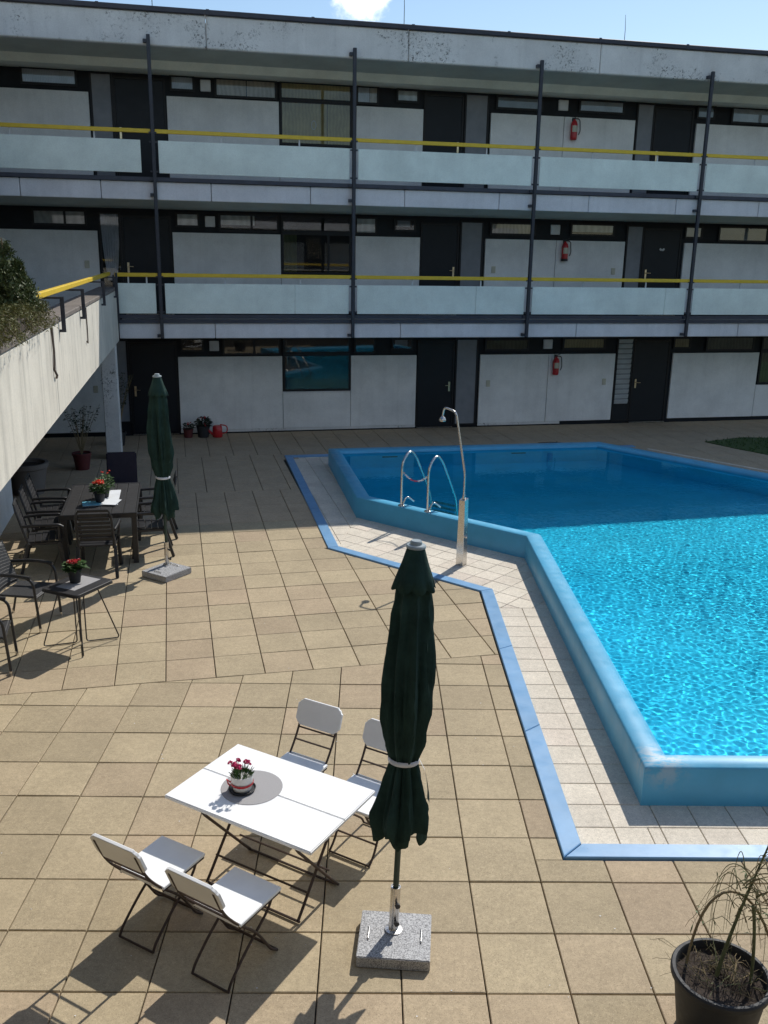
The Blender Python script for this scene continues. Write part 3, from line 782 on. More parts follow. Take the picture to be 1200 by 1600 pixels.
# fire extinguishers, one on each floor
for lv, (u, zb, lab) in enumerate(((9.37, 1.28, 'red fire extinguisher on the white wall at ground level behind the pool'), (9.40, 4.05, 'red fire extinguisher with a black base on the first floor wall'), (9.42, 6.80, 'red fire extinguisher on the top floor wall just under the roof'))):
    e = thing('fire_extinguisher', lab, 'fire extinguisher', W(u, NW - .09, zb), TH, 'fire extinguishers on the house wall')
    MB().lathe([(.06, .0), (.075, .015), (.078, .06), (.078, .34), (.06, .40), (.028, .43), (.024, .455)], 16).build('cylinder_body', M['red'], e, smooth=50)
    MB().box(-.022, -.03, .455, .022, .03, .485).bar((0, 0, .49), (.10, -.02, .53), .018, .012).bar((0, 0, .475), (.09, -.02, .47), .018, .012).build('valve', M['black'], e)
    MB().tube(fillet([(.02, 0, .47), (.13, -.01, .46), (.15, -.02, .2), (.11, -.03, .12)], .08), .011, 6).build('hose', M['black'], e)
    MB().add([(.03 * cos(a) * 0 + .0795 * cos(a), .0795 * sin(a), zz) for zz in (.17, .31) for a in [radians(q) for q in (-140, -115, -90, -65, -40)]], [(i, i + 1, 6 + i, 5 + i) for i in range(4)]).build('paper_label', M['cream'], e)
    if lv == 1: MB().lathe([(.079, -.005), (.082, .0), (.082, .05), (.079, .055)], 16).build('base_ring', M['black'], e)
    MB().box(-.03, .081, .1, .03, .0815, .5).build('wall_bracket', M['metal_dark'], e)

# ------------------------------------------------------------------ the raised walkway on the left
WTH = TH - .024
WP0 = (-1.06 * CU - 19.8 * SU, -1.06 * SU + 19.8 * CU)
def WL(u, n, z): return (WP0[0] + u * cos(WTH) - n * sin(WTH), WP0[1] + u * sin(WTH) + n * cos(WTH), z)
walk = thing('raised_walkway', 'pale concrete walkway at first floor level running from the left to the house', 'walkway', (WP0[0], WP0[1], 0), WTH)
wb = lambda name, m, mat_, **k: m.build(name, M[mat_], walk, **k)
nj = [-21, -17, -13.0, -9.0, -4.9, -.08]
for a, b in zip(nj[:-1], nj[1:]):
    wb('parapet', MB().box(-.20, a + .004, 2.35, 0, b - .004, 3.36), 'parapet', bevel=.012)
wb('parapet', MB().box(-3.1, -21, 2.35, -2.9, -.1, 3.36), 'parapet')
wb('deck', MB().box(-2.895, -21, 2.42, -.205, .3, 2.62), 'floorslab')
for a, b in zip(nj[:-1], nj[1:]):
    for k in range(2):
        n0, n1 = a + (b - a) * k / 2, a + (b - a) * (k + 1) / 2
        wb('coping', MB().box(-.34, n0 + .003, 3.363, .012, n1 - .003, 3.425), 'cap', bevel=.01)
rl = wb('handrail', MB().box(-.165, -9.3, 3.645, -.10, .02, 3.712), 'yellow', bevel=.008)
for n_ in (-8.5, -6.42, -3.34, -.75):
    m = MB().bar((.05, n_, 3.255), (.05, n_, 3.644), .03, .045, (1, 0, 0)); m.bar((-.17, n_, 3.632), (.0725, n_, 3.632), .04, .024); m.bar((.001, n_, 3.262), (.0725, n_, 3.262), .04, .03)
    m.build('rail_bracket', M['metal_dark'], walk)
wb('unseen_blocker_wall', MB().box(-3.4, -21, -.02, -3.15, 1.5, 8.3), 'darkwall')  # added out of frame to block the west sky and darken under the walkway
wb('unseen_blocker_roof', MB().box(-3.14, -21, 7.9, -2.3, -3.0, 8.3), 'concrete')  # unseen roof added with the blocking wall, cuts more sky light
wb('corner_post', MB().box(.002, -.16, 2.72, .04, -.12, 3.70), 'metal_dark')
for u, n_ in ((-.19, -.50), (-2.95, -.5), (-2.95, -9), (-2.95, -16)):
    wb('column', MB().box(u - .15, n_ - .15, -.02, u + .15, n_ + .15, 2.348), 'concrete', bevel=.012)
wb('cable', MB().tube([(.012, -9.2, 3.36), (.02, -9.2, 3.1), (.012, -9.22, 2.9), (.03, -9.18, 2.84), (.012, -9.1, 2.80)], .013, 5), 'wood')
wb('cable', MB().tube([(.010, -5.8, 3.36), (.014, -5.82, 3.05), (.02, -5.9, 2.87), (.012, -5.95, 2.9)], .010, 5), 'wood')
sw = thing('garden_wall', 'plain pale wall in the shade under the walkway behind the dark chairs', 'wall', (0, 0, 0), TH)
MB().box(-2.95, 8.0, -.02, -2.65, 15.4, 2.2).build('wall', M['panelw'], sw, bevel=.01)

# planter with conifers on the walkway
pl = thing('wooden_planter', 'low brown wooden planter box standing on the parapet of the raised walkway', 'planter', WL(0, 0, 3.427), WTH)
for k in range(2):
    for a in range(3): MB().box(-.055, -9.45 - 1.3 * (a + 1) + .004, .004 + k * .082, -.028, -9.45 - 1.3 * a, .082 + k * .082).build('board', M['wood'], pl, bevel=.005)
MB().box(-.46, -13.35, .003, -.43, -9.45, .165).box(-.429, -9.48, .003, -.0555, -9.45, .165).box(-.429, -13.35, .003, -.0555, -13.32, .165).build('box_side', M['wood'], pl)
MB().box(-.428, -13.31, .004, -.0565, -9.49, .14).build('soil', M['soil'], pl)

def clump(m, c, n, r, ln, wd, droop=0.0, upb=0.0):
    for _ in range(n):
        d = Vector((random.gauss(0, 1), random.gauss(0, 1), random.gauss(0, 1) + upb)).normalized()
        p = Vector(c) + Vector((random.gauss(0, r), random.gauss(0, r), random.gauss(0, r)))
        q = d.orthogonal().normalized(); q.rotate(Matrix.Rotation(random.uniform(0, 2 * pi), 3, d)); L = ln * random.uniform(.6, 1.3); w_ = wd * random.uniform(.6, 1.3)
        e = p + d * L + Vector((0, 0, -droop * L))
        m.add([p - q * w_ * .3, p + d * L * .5 - q * w_, e, p + d * L * .5 + q * w_], [(0, 1, 2, 3)])
cf = thing('dwarf_conifer', 'small dense green conifer with a pointed top in the walkway planter', 'shrub', WL(-.25, -10.0, 3.55), WTH)
MB().tube([(0, 0, 0), (.01, 0, .3), (-.02, .02, .72)], [.028, .02, .006], 7).build('trunk', M['twig'], cf)
m = MB()
for lobe, (lx, ly, hz, rr) in enumerate(((0.0, .04, .66, .22), (.12, -.14, .50, .19), (-.13, .1, .50, .2), (.06, .27, .44, .19), (.04, -.36, .48, .22), (.12, .12, .36, .2))):
    for k in range(150):
        t = random.random() ** .8; rad = rr * (1 - t) ** .75 * (.8 + .4 * random.random()); a = random.uniform(0, 2 * pi); rad *= random.uniform(.55, 1) ** .5
        clump(m, (lx + rad * cos(a), ly + rad * sin(a), .0 + t * hz), 17, .016, .045, .0075, 0, .9)
m.build('crown', M['conifer'], cf)
jn = thing('trailing_juniper', 'olive green juniper spilling over the planter box on the raised walkway', 'shrub', WL(-.17, -10.4, 3.57), WTH)
m = MB(); st = MB()
for k in range(130):
    a = random.uniform(-.9, 1.3); L = random.uniform(.2, .55); p = Vector((random.uniform(-.2, .1), random.uniform(-1.8, .8), .01)); pts = []
    for q in range(7):
        t = q / 6; pts.append(p + Vector((cos(a) * L * t * .55, sin(a) * L * t * 1.1, .08 * sin(pi * t * .8) - .16 * t * t * (L > .35))))
        clump(m, pts[-1], 20, .018, .04, .005, .2, .3)
    st.tube(pts, [.006 * (1 - .8 * i / 6) for i in range(7)], 5)
m.build('foliage', M['juniper'], jn); st.build('branches', M['twig'], jn)

# ------------------------------------------------------------------ the wing the picture is taken from: rail, parapet and wall under and behind the camera
near = thing('near_wing', 'yellow handrail of the near balcony along the bottom edge', 'building', (0, 0, 0), 0)
nb = lambda name, m, mat_, **k: m.build(name, M[mat_], near, **k)
nb('parapet', MB().box(-6.0, .20, 2.36, 18, .40, 3.30), 'parapet', bevel=.012)
nb('deck', MB().box(-6.0, -1.7, 2.42, 18, .195, 2.62), 'floorslab')
hr = MB().box(-3, -.105, -.085, 15, 0, 0).build('handrail', M['yellow'], near, bevel=.008); hr.location = (-.19, .56, 3.648); hr.rotation_euler = (0, .0099, 0)
nb('wall', MB().box(-6.0, -2.0, -.02, 18, -1.72, 6.4), 'darkwall')
nb('slab', MB().box(-6, -1.7, 5.1, 18, .4, 5.42), 'fascia')
for k in range(7):
    for z in (0, 2.74):
        MB().box(-5.5 + 3.4 * k, -1.715, z + .1, -3.2 + 3.4 * k, -1.67, z + 1.79).build('white_panel', M['panelw'], near)
        w = MB().box(-3.1 + 3.4 * k, -1.715, z + .9, -2.2 + 3.4 * k, -1.69, z + 2.1).build('window', M['frame'], near); MB().box(-3.05 + 3.4 * k, -1.689, z + .95, -2.25 + 3.4 * k, -1.683, z + 2.05).build('pane', M['glass'], w)

# ------------------------------------------------------------------ furniture
def flat(m, name, mt, par, **k): return m.build(name, M[mt], par, **k)
# white folding table
TA = atan2(-.59, 1.0)
tb = thing('folding_table', 'white rectangular folding table with rusty crossed legs in the sunny foreground', 'table', (-.632, 5.385, 0), TA)
TL, TW, TZ = 1.17, .775, .722
for s in (-1, 1):
    flat(MB().box(-TL / 2, .0006 if s > 0 else -TW / 2, TZ - .028, TL / 2, TW / 2 if s > 0 else -.0006, TZ), 'top_board', 'white', tb, bevel=.006, bseg=2)
for s in (-1, 1):
    flat(MB().bar((s * .40, -TW / 2 + .06, TZ - .04), (s * .40, TW / 2 - .06, TZ - .04), .03, .02), 'top_rail', 'iron', tb)
for s in (-1, 1):                                    # crossed legs under each end
    for d in (-1, 1):
        x = s * .38 + .012 * d
        flat(MB().tube(fillet([(x, -d * .30, TZ - .05), (x, -d * .26, TZ - .14), (x, d * .18, .06), (x, d * .225, .011)], .12), .0105, 7), 'leg', 'iron', tb, smooth=60)
for d in (-1, 1):
    flat(MB().tube([(-.38, d * .218, .013), (.38, d * .218, .013)], .009, 6), 'foot_bar', 'iron', tb); flat(MB().tube([(-.38, d * .13, .18), (.38, d * .13, .18)], .0075, 6), 'stretcher', 'iron', tb)
# white folding chairs
def notch(w, h, r):                                  # board outline with scooped corners
    pts = []
    for sx, sy in ((1, -1), (1, 1), (-1, 1), (-1, -1)):
        k = [(sx * (w / 2 - r), sy * h / 2), (sx * (w / 2 - r * .85), sy * (h / 2 - r * .28)), (sx * (w / 2 - r * .5), sy * (h / 2 - r * .42)), (sx * (w / 2 - r * .25), sy * (h / 2 - r * .85)), (sx * w / 2, sy * (h / 2 - r))]
        pts += k if sx * sy < 0 and False else (k if (sx, sy) in ((1, -1), (-1, 1)) else k[::-1])
    return pts
def make_chair(label):
    c = thing('folding_chair', label, 'chair', (0, 0, 0), 0, 'white folding chairs around the white table')
    # y forward
    flat(MB().box(-.185, -.195, .432, .185, .195, .456), 'seat_board', 'white', c, bevel=.005)
    flat(MB().box(-.17, -.205, .440, .17, -.199, .462), 'rear_seat_slat', 'white', c)
    lean = .15
    bb = MB().prism(notch(.40, .205, .042), -.011, .011)
    bb.xf(Matrix.Translation((0, -.360, .735)) @ Matrix.Rotation(radians(90 + 21), 4, 'X'))
    flat(bb, 'back_board', 'white', c, bevel=.003)
    for s in (-1, 1):
        x = s * .165
        flat(MB().tube(fillet([(x, -.388, .785), (x, -.315, .60), (x, -.20, .45), (x, -.03, .28), (x * 1.02, .10, .06), (x * 1.02, .16, .012)], .09), .0088, 7), 'leg', 'iron', c, smooth=60)
        xi = s * .14
        flat(MB().tube(fillet([(xi, .17, .425), (xi, .12, .33), (xi, -.12, .17), (xi, -.245, .06), (xi, -.27, .012)], .09), .0088, 7), 'leg', 'iron', c, smooth=60)
        flat(MB().tube([(s * .175, -.19, .424), (s * .175, .185, .424)], .008, 6), 'seat_rail', 'iron', c)
    for nm, y, z, w in (('stretcher', -.268, .014, .14), ('stretcher', .16, .014, .168), ('stretcher', -.322, .62, .165), ('stretcher', -.270, .54, .165), ('stretcher', .06, .13, .168)):
        flat(MB().tube([(-w, y, z), (w, y, z)], .0075, 6), nm, 'iron', c)
    return c
ch = make_chair('left of the two white folding chairs with their backs to us')
FA = atan2(.5, .87) 
def face(dx, dy): return atan2(dy, dx) - pi / 2
ch.location = (-1.285, 5.03, 0); ch.rotation_euler = (0, 0, face(.5, .86))
dup(ch, 'right of the two white folding chairs with their backs to us', (-.765, 4.715, 0), face(.53, .85))
dup(ch, 'white folding chair facing us across the table, its whole backrest in view', (-.545, 6.10, 0), face(-.5, -.87))
dup(ch, 'white folding chair facing us, half hidden behind the large closed parasol', (-.03, 5.79, 0), face(-.52, -.86))

# flowers
def leafblade(m, p, d, L, w, bend=.3):
    d = Vector(d).normalized(); s_ = d.cross(Vector((0, 0, 1)))
    s_ = s_.normalized() if s_.length > .01 else Vector((1, 0, 0)); p = Vector(p); mid = p + d * L * .5 + Vector((0, 0, .0)); e = p + d * L - Vector((0, 0, bend * L))
    m.add([p, mid - s_ * w, e, mid + s_ * w], [(0, 1, 2, 3)])
def bloom(m, c, r, n=14):
    for k in range(n):
        a = random.uniform(0, 2 * pi); el = random.uniform(-.2, 1.4); d = Vector((cos(a) * cos(el), sin(a) * cos(el), sin(el))); q = d.orthogonal().normalized(); q.rotate(Matrix.Rotation(random.uniform(0, 6), 3, d)); t = d.cross(q)
        o = Vector(c) + d * r * .4; m.add([o - q * r * .5, o + d * r * .5 - t * r * .3, o + q * r * .5, o + d * r * .65 + t * r * .4], [(0, 1, 2, 3)])
def pot_body(par, r0, r1, h, mt, rim=.008, name='pot'):
    MB().lathe([(r0, 0), (r1, h * .86), (r1 + rim, h * .87), (r1 + rim, h), (r1 - .006, h), (r1 - .010, h * .88), (.001, h * .86)], 24, cap=False).add([], []).build(name, M[mt], par, smooth=40)
    MB().lathe([(.001, 0), (r0, 0)], 24, cap=False).build('base', M[mt], par)
    MB().lathe([(.001, h * .9), (r1 - .009, h * .885)], 24, cap=False).build('soil', M['soil'], par)
# carnations on the white table
fp = thing('flower_pot', 'white pot with a red band holding crimson carnations on the white table', 'flower pot', (-.825, 5.415, TZ + .004), .3)
MB().lathe([(.001, .001), (.085, .001), (.092, .016), (.088, .017), (.082, .006), (.001, .006)], 28, cap=False).build('saucer', M['potgrey'], fp, smooth=40)
b_ = MB().lathe([(.060, .008), (.070, .05), (.074, .10), (.076, .118), (.070, .118), (.067, .10), (.001, .098)], 28, cap=False).build('pot', M['potwhite'], fp, smooth=50)
MB().lathe([(.0745, .048), (.0765, .052), (.0775, .062), (.0755, .066)], 28, cap=False).tube([(-.075, .02, .056), (-.098, .03, .075), (-.09, .025, .045), (-.078, .02, .03)], .006, 5).build('ribbon', M['red'], fp, smooth=60)
m = MB(); bl = MB(); stm = MB()
for k in range(170):
    a = random.uniform(0, 2 * pi); r = .058 * sqrt(random.random()); t = random.uniform(.6, 1.2); d = (cos(a) * .5, sin(a) * .5, t)
    leafblade(m, (r * cos(a), r * sin(a), .095), d, random.uniform(.05, .085), .0035, .15)
for k in range(11):
    a = random.uniform(0, 2 * pi); r = random.uniform(.015, .075); hz = random.uniform(.175, .225); e = Vector((r * cos(a), r * sin(a), hz))
    stm.tube([(r * .5 * cos(a), r * .5 * sin(a), .09), e], .0016, 4)
    if k < 9: bloom(bl, e, .021, 20)
m.build('leaves', M['leaf'], fp); bl.build('blooms', M['crimson'], fp); stm.build('stems', M['leaf'], fp)
pm = MB().lathe([(.001, 0), (.205, 0), (.207, .0015), (.205, .003), (.001, .003)], 40, cap=False)
o = pm.build('place_mat', M['matgrey'], None, loc=(-.765, 5.445, TZ + .0005)); tag(o, 'round grey woven mat under the flower pot on the white table', 'place mat')

# closed parasols
def make_umbrella(label, rz, loc, tilt):
    u = thing('garden_umbrella', label, 'umbrella', loc, rz, 'closed green parasols on granite bases', rot=(tilt[0], tilt[1], rz))
    flat(MB().tube([(0, 0, .10), (0, 0, 2.60)], .019, 12), 'pole', 'greenpole', u, smooth=60)
    sk = MB().lathe([(.031, .085), (.031, .40), (.027, .40), (.024, .395)], 18).build('socket_tube', M['steel'], u, smooth=40)
    MB().lathe([(.055, .082), (.055, .09), (.033, .094)], 18).build('collar', M['steel'], u)
    for z in (.17, .30): MB().tube([(0, -.030, z), (0, -.05, z)], .009, 8).tube([(0, -.05, z), (0, -.066, z)], .017, 8).build('clamp_knob', M['black'], u)
    prof = [(.052, 2.47), (.085, 2.42), (.102, 2.30), (.122, 2.12), (.140, 1.95), (.151, 1.78), (.146, 1.62), (.124, 1.45), (.094, 1.35), (.080, 1.30), (.088, 1.255), (.112, 1.18), (.140, 1.05), (.165, .95), (.172, .86), (.160, .80)]
    sg = 96
    def md(t, i, r):
        z = prof[i][1]; k = 8
        amp = .10 + .05 * (z < 1.3) + (.04 if 1.4 < z < 2.2 else 0)
        ph = t * k + .6 * sin(z * 4) + .35 * sin(2 * t + z * 2)
        f = (1 - abs(sin(ph / 2)) ** .6 * amp * 3.0) + .07 * sin(3 * t + z * 3.5) + (.05 * sin(13 * t + z * 5) + .03 * sin(21 * t - z * 4)) * min(1, max(0, (2.4 - z) * 2))
        dz = 0
        if i >= len(prof) - 2: dz = -.075 * cos(4 * t + .8) * (1 if i == len(prof) - 1 else .4) + (.03 * sin(7 * t))
        return r * f * 1.16, dz
    P2 = []
    for i in range(len(prof) - 1):
        for q in range(3):
            t = q / 3; P2.append((prof[i][0] * (1 - t) + prof[i + 1][0] * t, prof[i][1] * (1 - t) + prof[i + 1][1] * t))
    P2.append(prof[-1]); prof = P2
    cp = MB().lathe(prof, sg, mod=md, cap=False).build('canopy', M['canopy'], u, smooth=75)
    so = cp.modifiers.new('thick', 'SOLIDIFY'); so.thickness = .004
    vp = [(.040, 2.625), (.05, 2.60), (.072, 2.52), (.095, 2.45), (.116, 2.395)]
    def mv(t, i, r):
        return r * (1.02 + (.15 * abs(cos(4 * t)) - .06) * (i / 4) ** 1.3), (-.025 * abs(cos(4 * t)) if i == 4 else 0)
    v = MB().lathe(vp, 64, mod=mv, cap=False).build('vent_hood', M['canopy'], u, smooth=60); so = v.modifiers.new('thick', 'SOLIDIFY'); so.thickness = .003
    MB().lathe([(.048, 2.612), (.056, 2.614), (.057, 2.626), (.052, 2.632), (.034, 2.634), (.033, 2.650), (.028, 2.656), (.001, 2.657)], 24, cap=False).build('cap', M['capplastic'], u, smooth=35)
    tie = MB().lathe([(.088, 1.285), (.094, 1.29), (.094, 1.312), (.088, 1.317)], 40, cap=False, mod=lambda t, i, r: (r * (1 + .05 * sin(3 * t + 3.9)), .008 * sin(t))).build('tie_band', M['tie'], u, smooth=50)
    e = MB(); pts = [(.085, -.045, 1.30), (.115, -.06, 1.24), (.135, -.06, 1.16), (.15, -.055, 1.08), (.155, -.05, 1.02)]
    for i in range(4):
        a, b = Vector(pts[i]), Vector(pts[i + 1]); wa, wb_ = .006 + .006 * i, .012 + .006 * i
        e.add([a + Vector((0, -wa, 0)), a + Vector((.004, wa, 0)), b + Vector((.004, wb_, 0)), b + Vector((0, -wb_, 0))], [(0, 1, 2, 3)])
    e.build('tie_end', M['tie'], u)
    return u
U1P = (.185, 4.86, 0)
make_umbrella('closed green parasol beside the white table, the largest one in front', .25, U1P, (radians(-.3), radians(1.9)))
make_umbrella('closed green parasol by the dark dining table, half in the shade', 1.0, (-2.72, 11.79, 0), (0, radians(-.35)))
def gbase(label, loc, rz, sx, sy):
    g = thing('parasol_base', label, 'parasol base', loc, rz, 'granite parasol bases')
    MB().box(-sx, -sy, .002, sx, sy, .082).build('stone_plate', M['granite'], g, bevel=.005, bseg=2)
    for s in (-1, 1): MB().tube(fillet([(s * .165, -.06, .080), (s * .165, -.06, .092), (s * .165, .06, .092), (s * .165, .06, .080)], .008), .0045, 6).build('handle', M['steel'], g, smooth=60)
gbase('square speckled granite slab holding the front parasol', (.197, 4.815, 0), -.085, .225, .208)
gbase('granite slab holding the parasol near the dark dining table', (-2.69, 11.60, 0), radians(45 + 12), .24, .22)

# dark dining set
D = Vector((-3.83, 12.80, 0)); DR = .205
dt = thing('dining_table', 'long dark slatted dining table half in the shade with flowers on it', 'table', tuple(D), DR)
for k in range(6):
    w = .96 / 6; MB().box(-.48 + k * w + .004, -.82, .700, -.48 + (k + 1) * w - .004, .82, .725).build('slat', M['tablewood'], dt, bevel=.003)
MB().box(-.50, -.86, .66, .50, -.823, .728).box(-.50, .823, .66, .50, .86, .728).box(-.50, -.8225, .66, -.4815, .8225, .7275).box(.4815, -.8225, .66, .50, .8225, .7275).build('frame', M['resin'], dt, bevel=.003)
for sx in (-1, 1):
    for sy in (-1, 1): MB().box(sx * .495, sy * .855, .004, sx * .425, sy * .785, .6595).build('leg', M['resin'], dt, bevel=.004)
def make_dchair(label):
    c = thing('garden_armchair', label, 'chair', (0, 0, 0), 0, 'dark slatted armchairs at the dining table')
    for k in range(5): MB().box(-.22, -.20 + k * .087, .415 + .004 * k, .22, -.20 + k * .087 + .079, .437 + .004 * k).build('seat_slat', M['resin'], c, bevel=.004)
    for k in range(7):
        z = .53 + k * .058; y = -.215 - (z - .44) * .26
        w = .235 - .010 * max(0, k - 4) ** 1.5
        MB().obox((0, y, z), (w - .03, 0, 0), (0, .009, 0), (0, -.0065, .022)).build('back_slat', M['resin'], c, bevel=.003)
    for s in (-1, 1):
        MB().tube([(s * .225, -.20, .42), (s * .228, -.225, .5), (s * .222, -.32, .86), (s * .19, -.335, .935)], [.02, .018, .016, .012], 8).build('back_post', M['resin'], c, smooth=50)
        MB().bar((s * .235, .19, .42), (s * .25, .24, .006), .045, .04).build('leg', M['resin'], c, bevel=.005)
        MB().bar((s * .235, -.19, .42), (s * .25, -.31, .006), .045, .04).build('leg', M['resin'], c, bevel=.005)
        arm = MB().tube(fillet([(s * .245, -.26, .655), (s * .265, -.05, .665), (s * .265, .20, .655), (s * .26, .25, .62)], .08), .021, 8); arm.build('armrest', M['resin'], c, smooth=50)
        MB().tube([(s * .258, .20, .65), (s * .24, .19, .43)], .016, 7).build('arm_support', M['resin'], c, smooth=50)
        MB().box(s * .20, -.20, .385, s * .235, .225, .4145).build('seat_rail', M['resin'], c)
    MB().obox((0, -.338, .938), (.195, 0, 0), (0, .012, 0), (0, -.004, .018)).build('top_rail', M['resin'], c, bevel=.006)
    return c
dc = make_dchair('dark slatted armchair on the left of the dining table, nearest to us')
def dpos(x, y): return (D.x + x * cos(DR) - y * sin(DR), D.y + x * sin(DR) + y * cos(DR), 0)
dc.location = dpos(-.72, -.80); dc.rotation_euler = (0, 0, DR - pi / 2 + .10)
dup(dc, 'dark slatted armchair on the left of the dining table, the middle one of three', dpos(-.74, -.12), DR - pi / 2 + .05)
dup(dc, 'dark slatted armchair on the left of the dining table, farthest from us in the shade', dpos(-.76, .60), DR - pi / 2 + .03)
dup(dc, 'dark armchair at the near end of the dining table with its back to us', dpos(.0, -1.12), DR - .04)
dup(dc, 'dark armchair on the right of the dining table just left of the granite base', dpos(.64, -.42), DR + pi / 2 + .05)
dup(dc, 'dark armchair on the right of the dining table behind the parasol canopy', dpos(.70, .42), DR + pi / 2)
pc = thing('plum_chair', 'dark plum upholstered chair at the far shaded end of the dining table', 'chair', dpos(.16, 1.75), DR + pi)
MB().box(-.24, -.22, .40, .24, .22, .47).build('seat', M['purple'], pc, bevel=.02, bseg=2); MB().obox((0, -.25, .70), (.24, 0, 0), (0, .03, .006), (0, -.04, .26)).build('backrest', M['purple'], pc, bevel=.02, bseg=2)
for sx in (-1, 1):
    for sy in (-1, 1): MB().bar((sx * .2, sy * .18, .40), (sx * .21, sy * .2, .004), .04, .04).build('leg', M['resin'], pc)
def flowering(name, label, cat, loc, r0, r1, h, potm, bm_, nl, nb_, fh, fr, lm='leaf', lw=.022, ll=.07, br=.02, off=(0, 0)):
    f = thing(name, label, cat, loc); pot_body(f, r0, r1, h, potm)
    m = MB(); b = MB()
    for k in range(nl):
        a = random.uniform(0, 2 * pi); t = random.random(); r = fr * sqrt(t); z = h * .9 + fh * random.uniform(.1, .95) * (1 - .4 * t)
        leafblade(m, (r * cos(a) + off[0], r * sin(a) + off[1], z), (cos(a + random.gauss(0, .5)), sin(a + random.gauss(0, .5)), random.uniform(.1, .9)), ll * random.uniform(.7, 1.3), lw * random.uniform(.7, 1.2), random.uniform(.1, .5))
    for k in range(nb_):
        a = random.uniform(0, 2 * pi); r = fr * .75 * sqrt(random.random()); bloom(b, (r * cos(a) + off[0], r * sin(a) + off[1], h * .9 + fh * random.uniform(.82, 1.05)), br, 14)
    st_ = MB()
    for k in range(7):
        a = k * .9; st_.tube([(r1 * .3 * cos(a), r1 * .3 * sin(a), h * .85), (fr * .55 * cos(a) + off[0], fr * .55 * sin(a) + off[1], h * .9 + fh * .8)], .003, 4)
    st_.build('stems', M[lm], f); m.build('leaves', M[lm], f)
    if nb_: b.build('blooms', M[bm_], f)
    return f
fq = gx = None
flowering('flower_pot', 'dark pot with bright orange flowers standing on the dining table', 'flower pot', (*dpos(-.02, -.27)[:2], .742), .055, .075, .14, 'potgrey', 'orange', 150, 16, .17, .10, br=.026)
flowering('leafy_plant', 'pot of bushy pale green foliage behind the orange flowers on the dining table', 'plant', (*dpos(.03, .02)[:2], .732), .05, .07, .12, 'potgrey', 'orange', 200, 5, .26, .12, lw=.016, ll=.055, br=.016)
rn = MB().obox((0, 0, .0), (.16, 0, 0), (0, .42, 0), (0, 0, .0015)); o = rn.build('table_runner', M['paper'], None, loc=(*dpos(.07, .0)[:2], .7275 + .0022)); o.rotation_euler = (0, 0, DR); tag(o, 'white paper runner lying along the middle of the dining table', 'table runner')
def mag(label, p, rz, sx, sy, mt):
    o = thing('magazine', label, 'magazine', (*dpos(*p)[:2], .7315), rz)
    MB().box(-sx, -sy, .001, sx, sy, .007).build('pages', M['paper'], o); MB().box(-sx - .002, -sy - .002, .0072, sx + .002, sy + .002, .009).build('cover', M[mt], o)
    return o
mg = mag('magazine with a pale blue cover under the orange flower pot', (-.10, -.33), DR + .1, .15, .12, 'magblue'); 
mg2 = mag('open white and blue booklet right beside the orange flower pot', (.13, -.33), DR - .25, .11, .14, 'paper')
mg2.location.z = .7415

# low side table with wire legs
sT = thing('side_table', 'small dark square side table with wire legs and rounded corners', 'side table', (-3.145, 9.38, 0), -.45)
def rrect(sx, sy, r, n=5):
    out = []
    for cx, cy, a0 in ((sx - r, sy - r, 0), (-sx + r, sy - r, 90), (-sx + r, -sy + r, 180), (sx - r, -sy + r, 270)):
        for k in range(n + 1):
            a = radians(a0 + 90 * k / n); out.append((cx + r * cos(a), cy + r * sin(a)))
    return out
ZS = .69
MB().prism(rrect(.25, .285, .05), ZS - .022, ZS, .004).build('table_top', M['tablewood'], sT)
MB().prism(rrect(.258, .293, .055), ZS - .034, ZS - .0225).build('frame_rim', M['resin'], sT)
for k in range(4):
    a = radians(45 + 90 * k); ex, ey = .40 * cos(a), .40 * sin(a)
    MB().tube(fillet([(.19 * cos(a - .15), .19 * sin(a - .15), ZS - .03), (ex, ey, .012), (.05 * cos(a), .05 * sin(a), .012), (.05 * cos(a), .05 * sin(a), ZS - .03)], .035, 4), .0075, 6).build('wire_leg', M['resin'], sT, smooth=60)
flowering('flower_pot', 'dark pot with red flowers standing on the small wire legged side table', 'flower pot', (-3.18, 9.42, ZS + .007), .055, .072, .15, 'potgrey', 'red', 120, 22, .10, .085, br=.02, lw=.028, ll=.07)
o = MB().box(-.13, -.20, 0, .13, .20, .002).build('paper_sheet', M['matgrey'], None, loc=(-3.14, 9.40, ZS + .001)); o.rotation_euler = (0, 0, -.45); tag(o, 'grey cloth square lying under the red flowers on the side table', 'cloth')

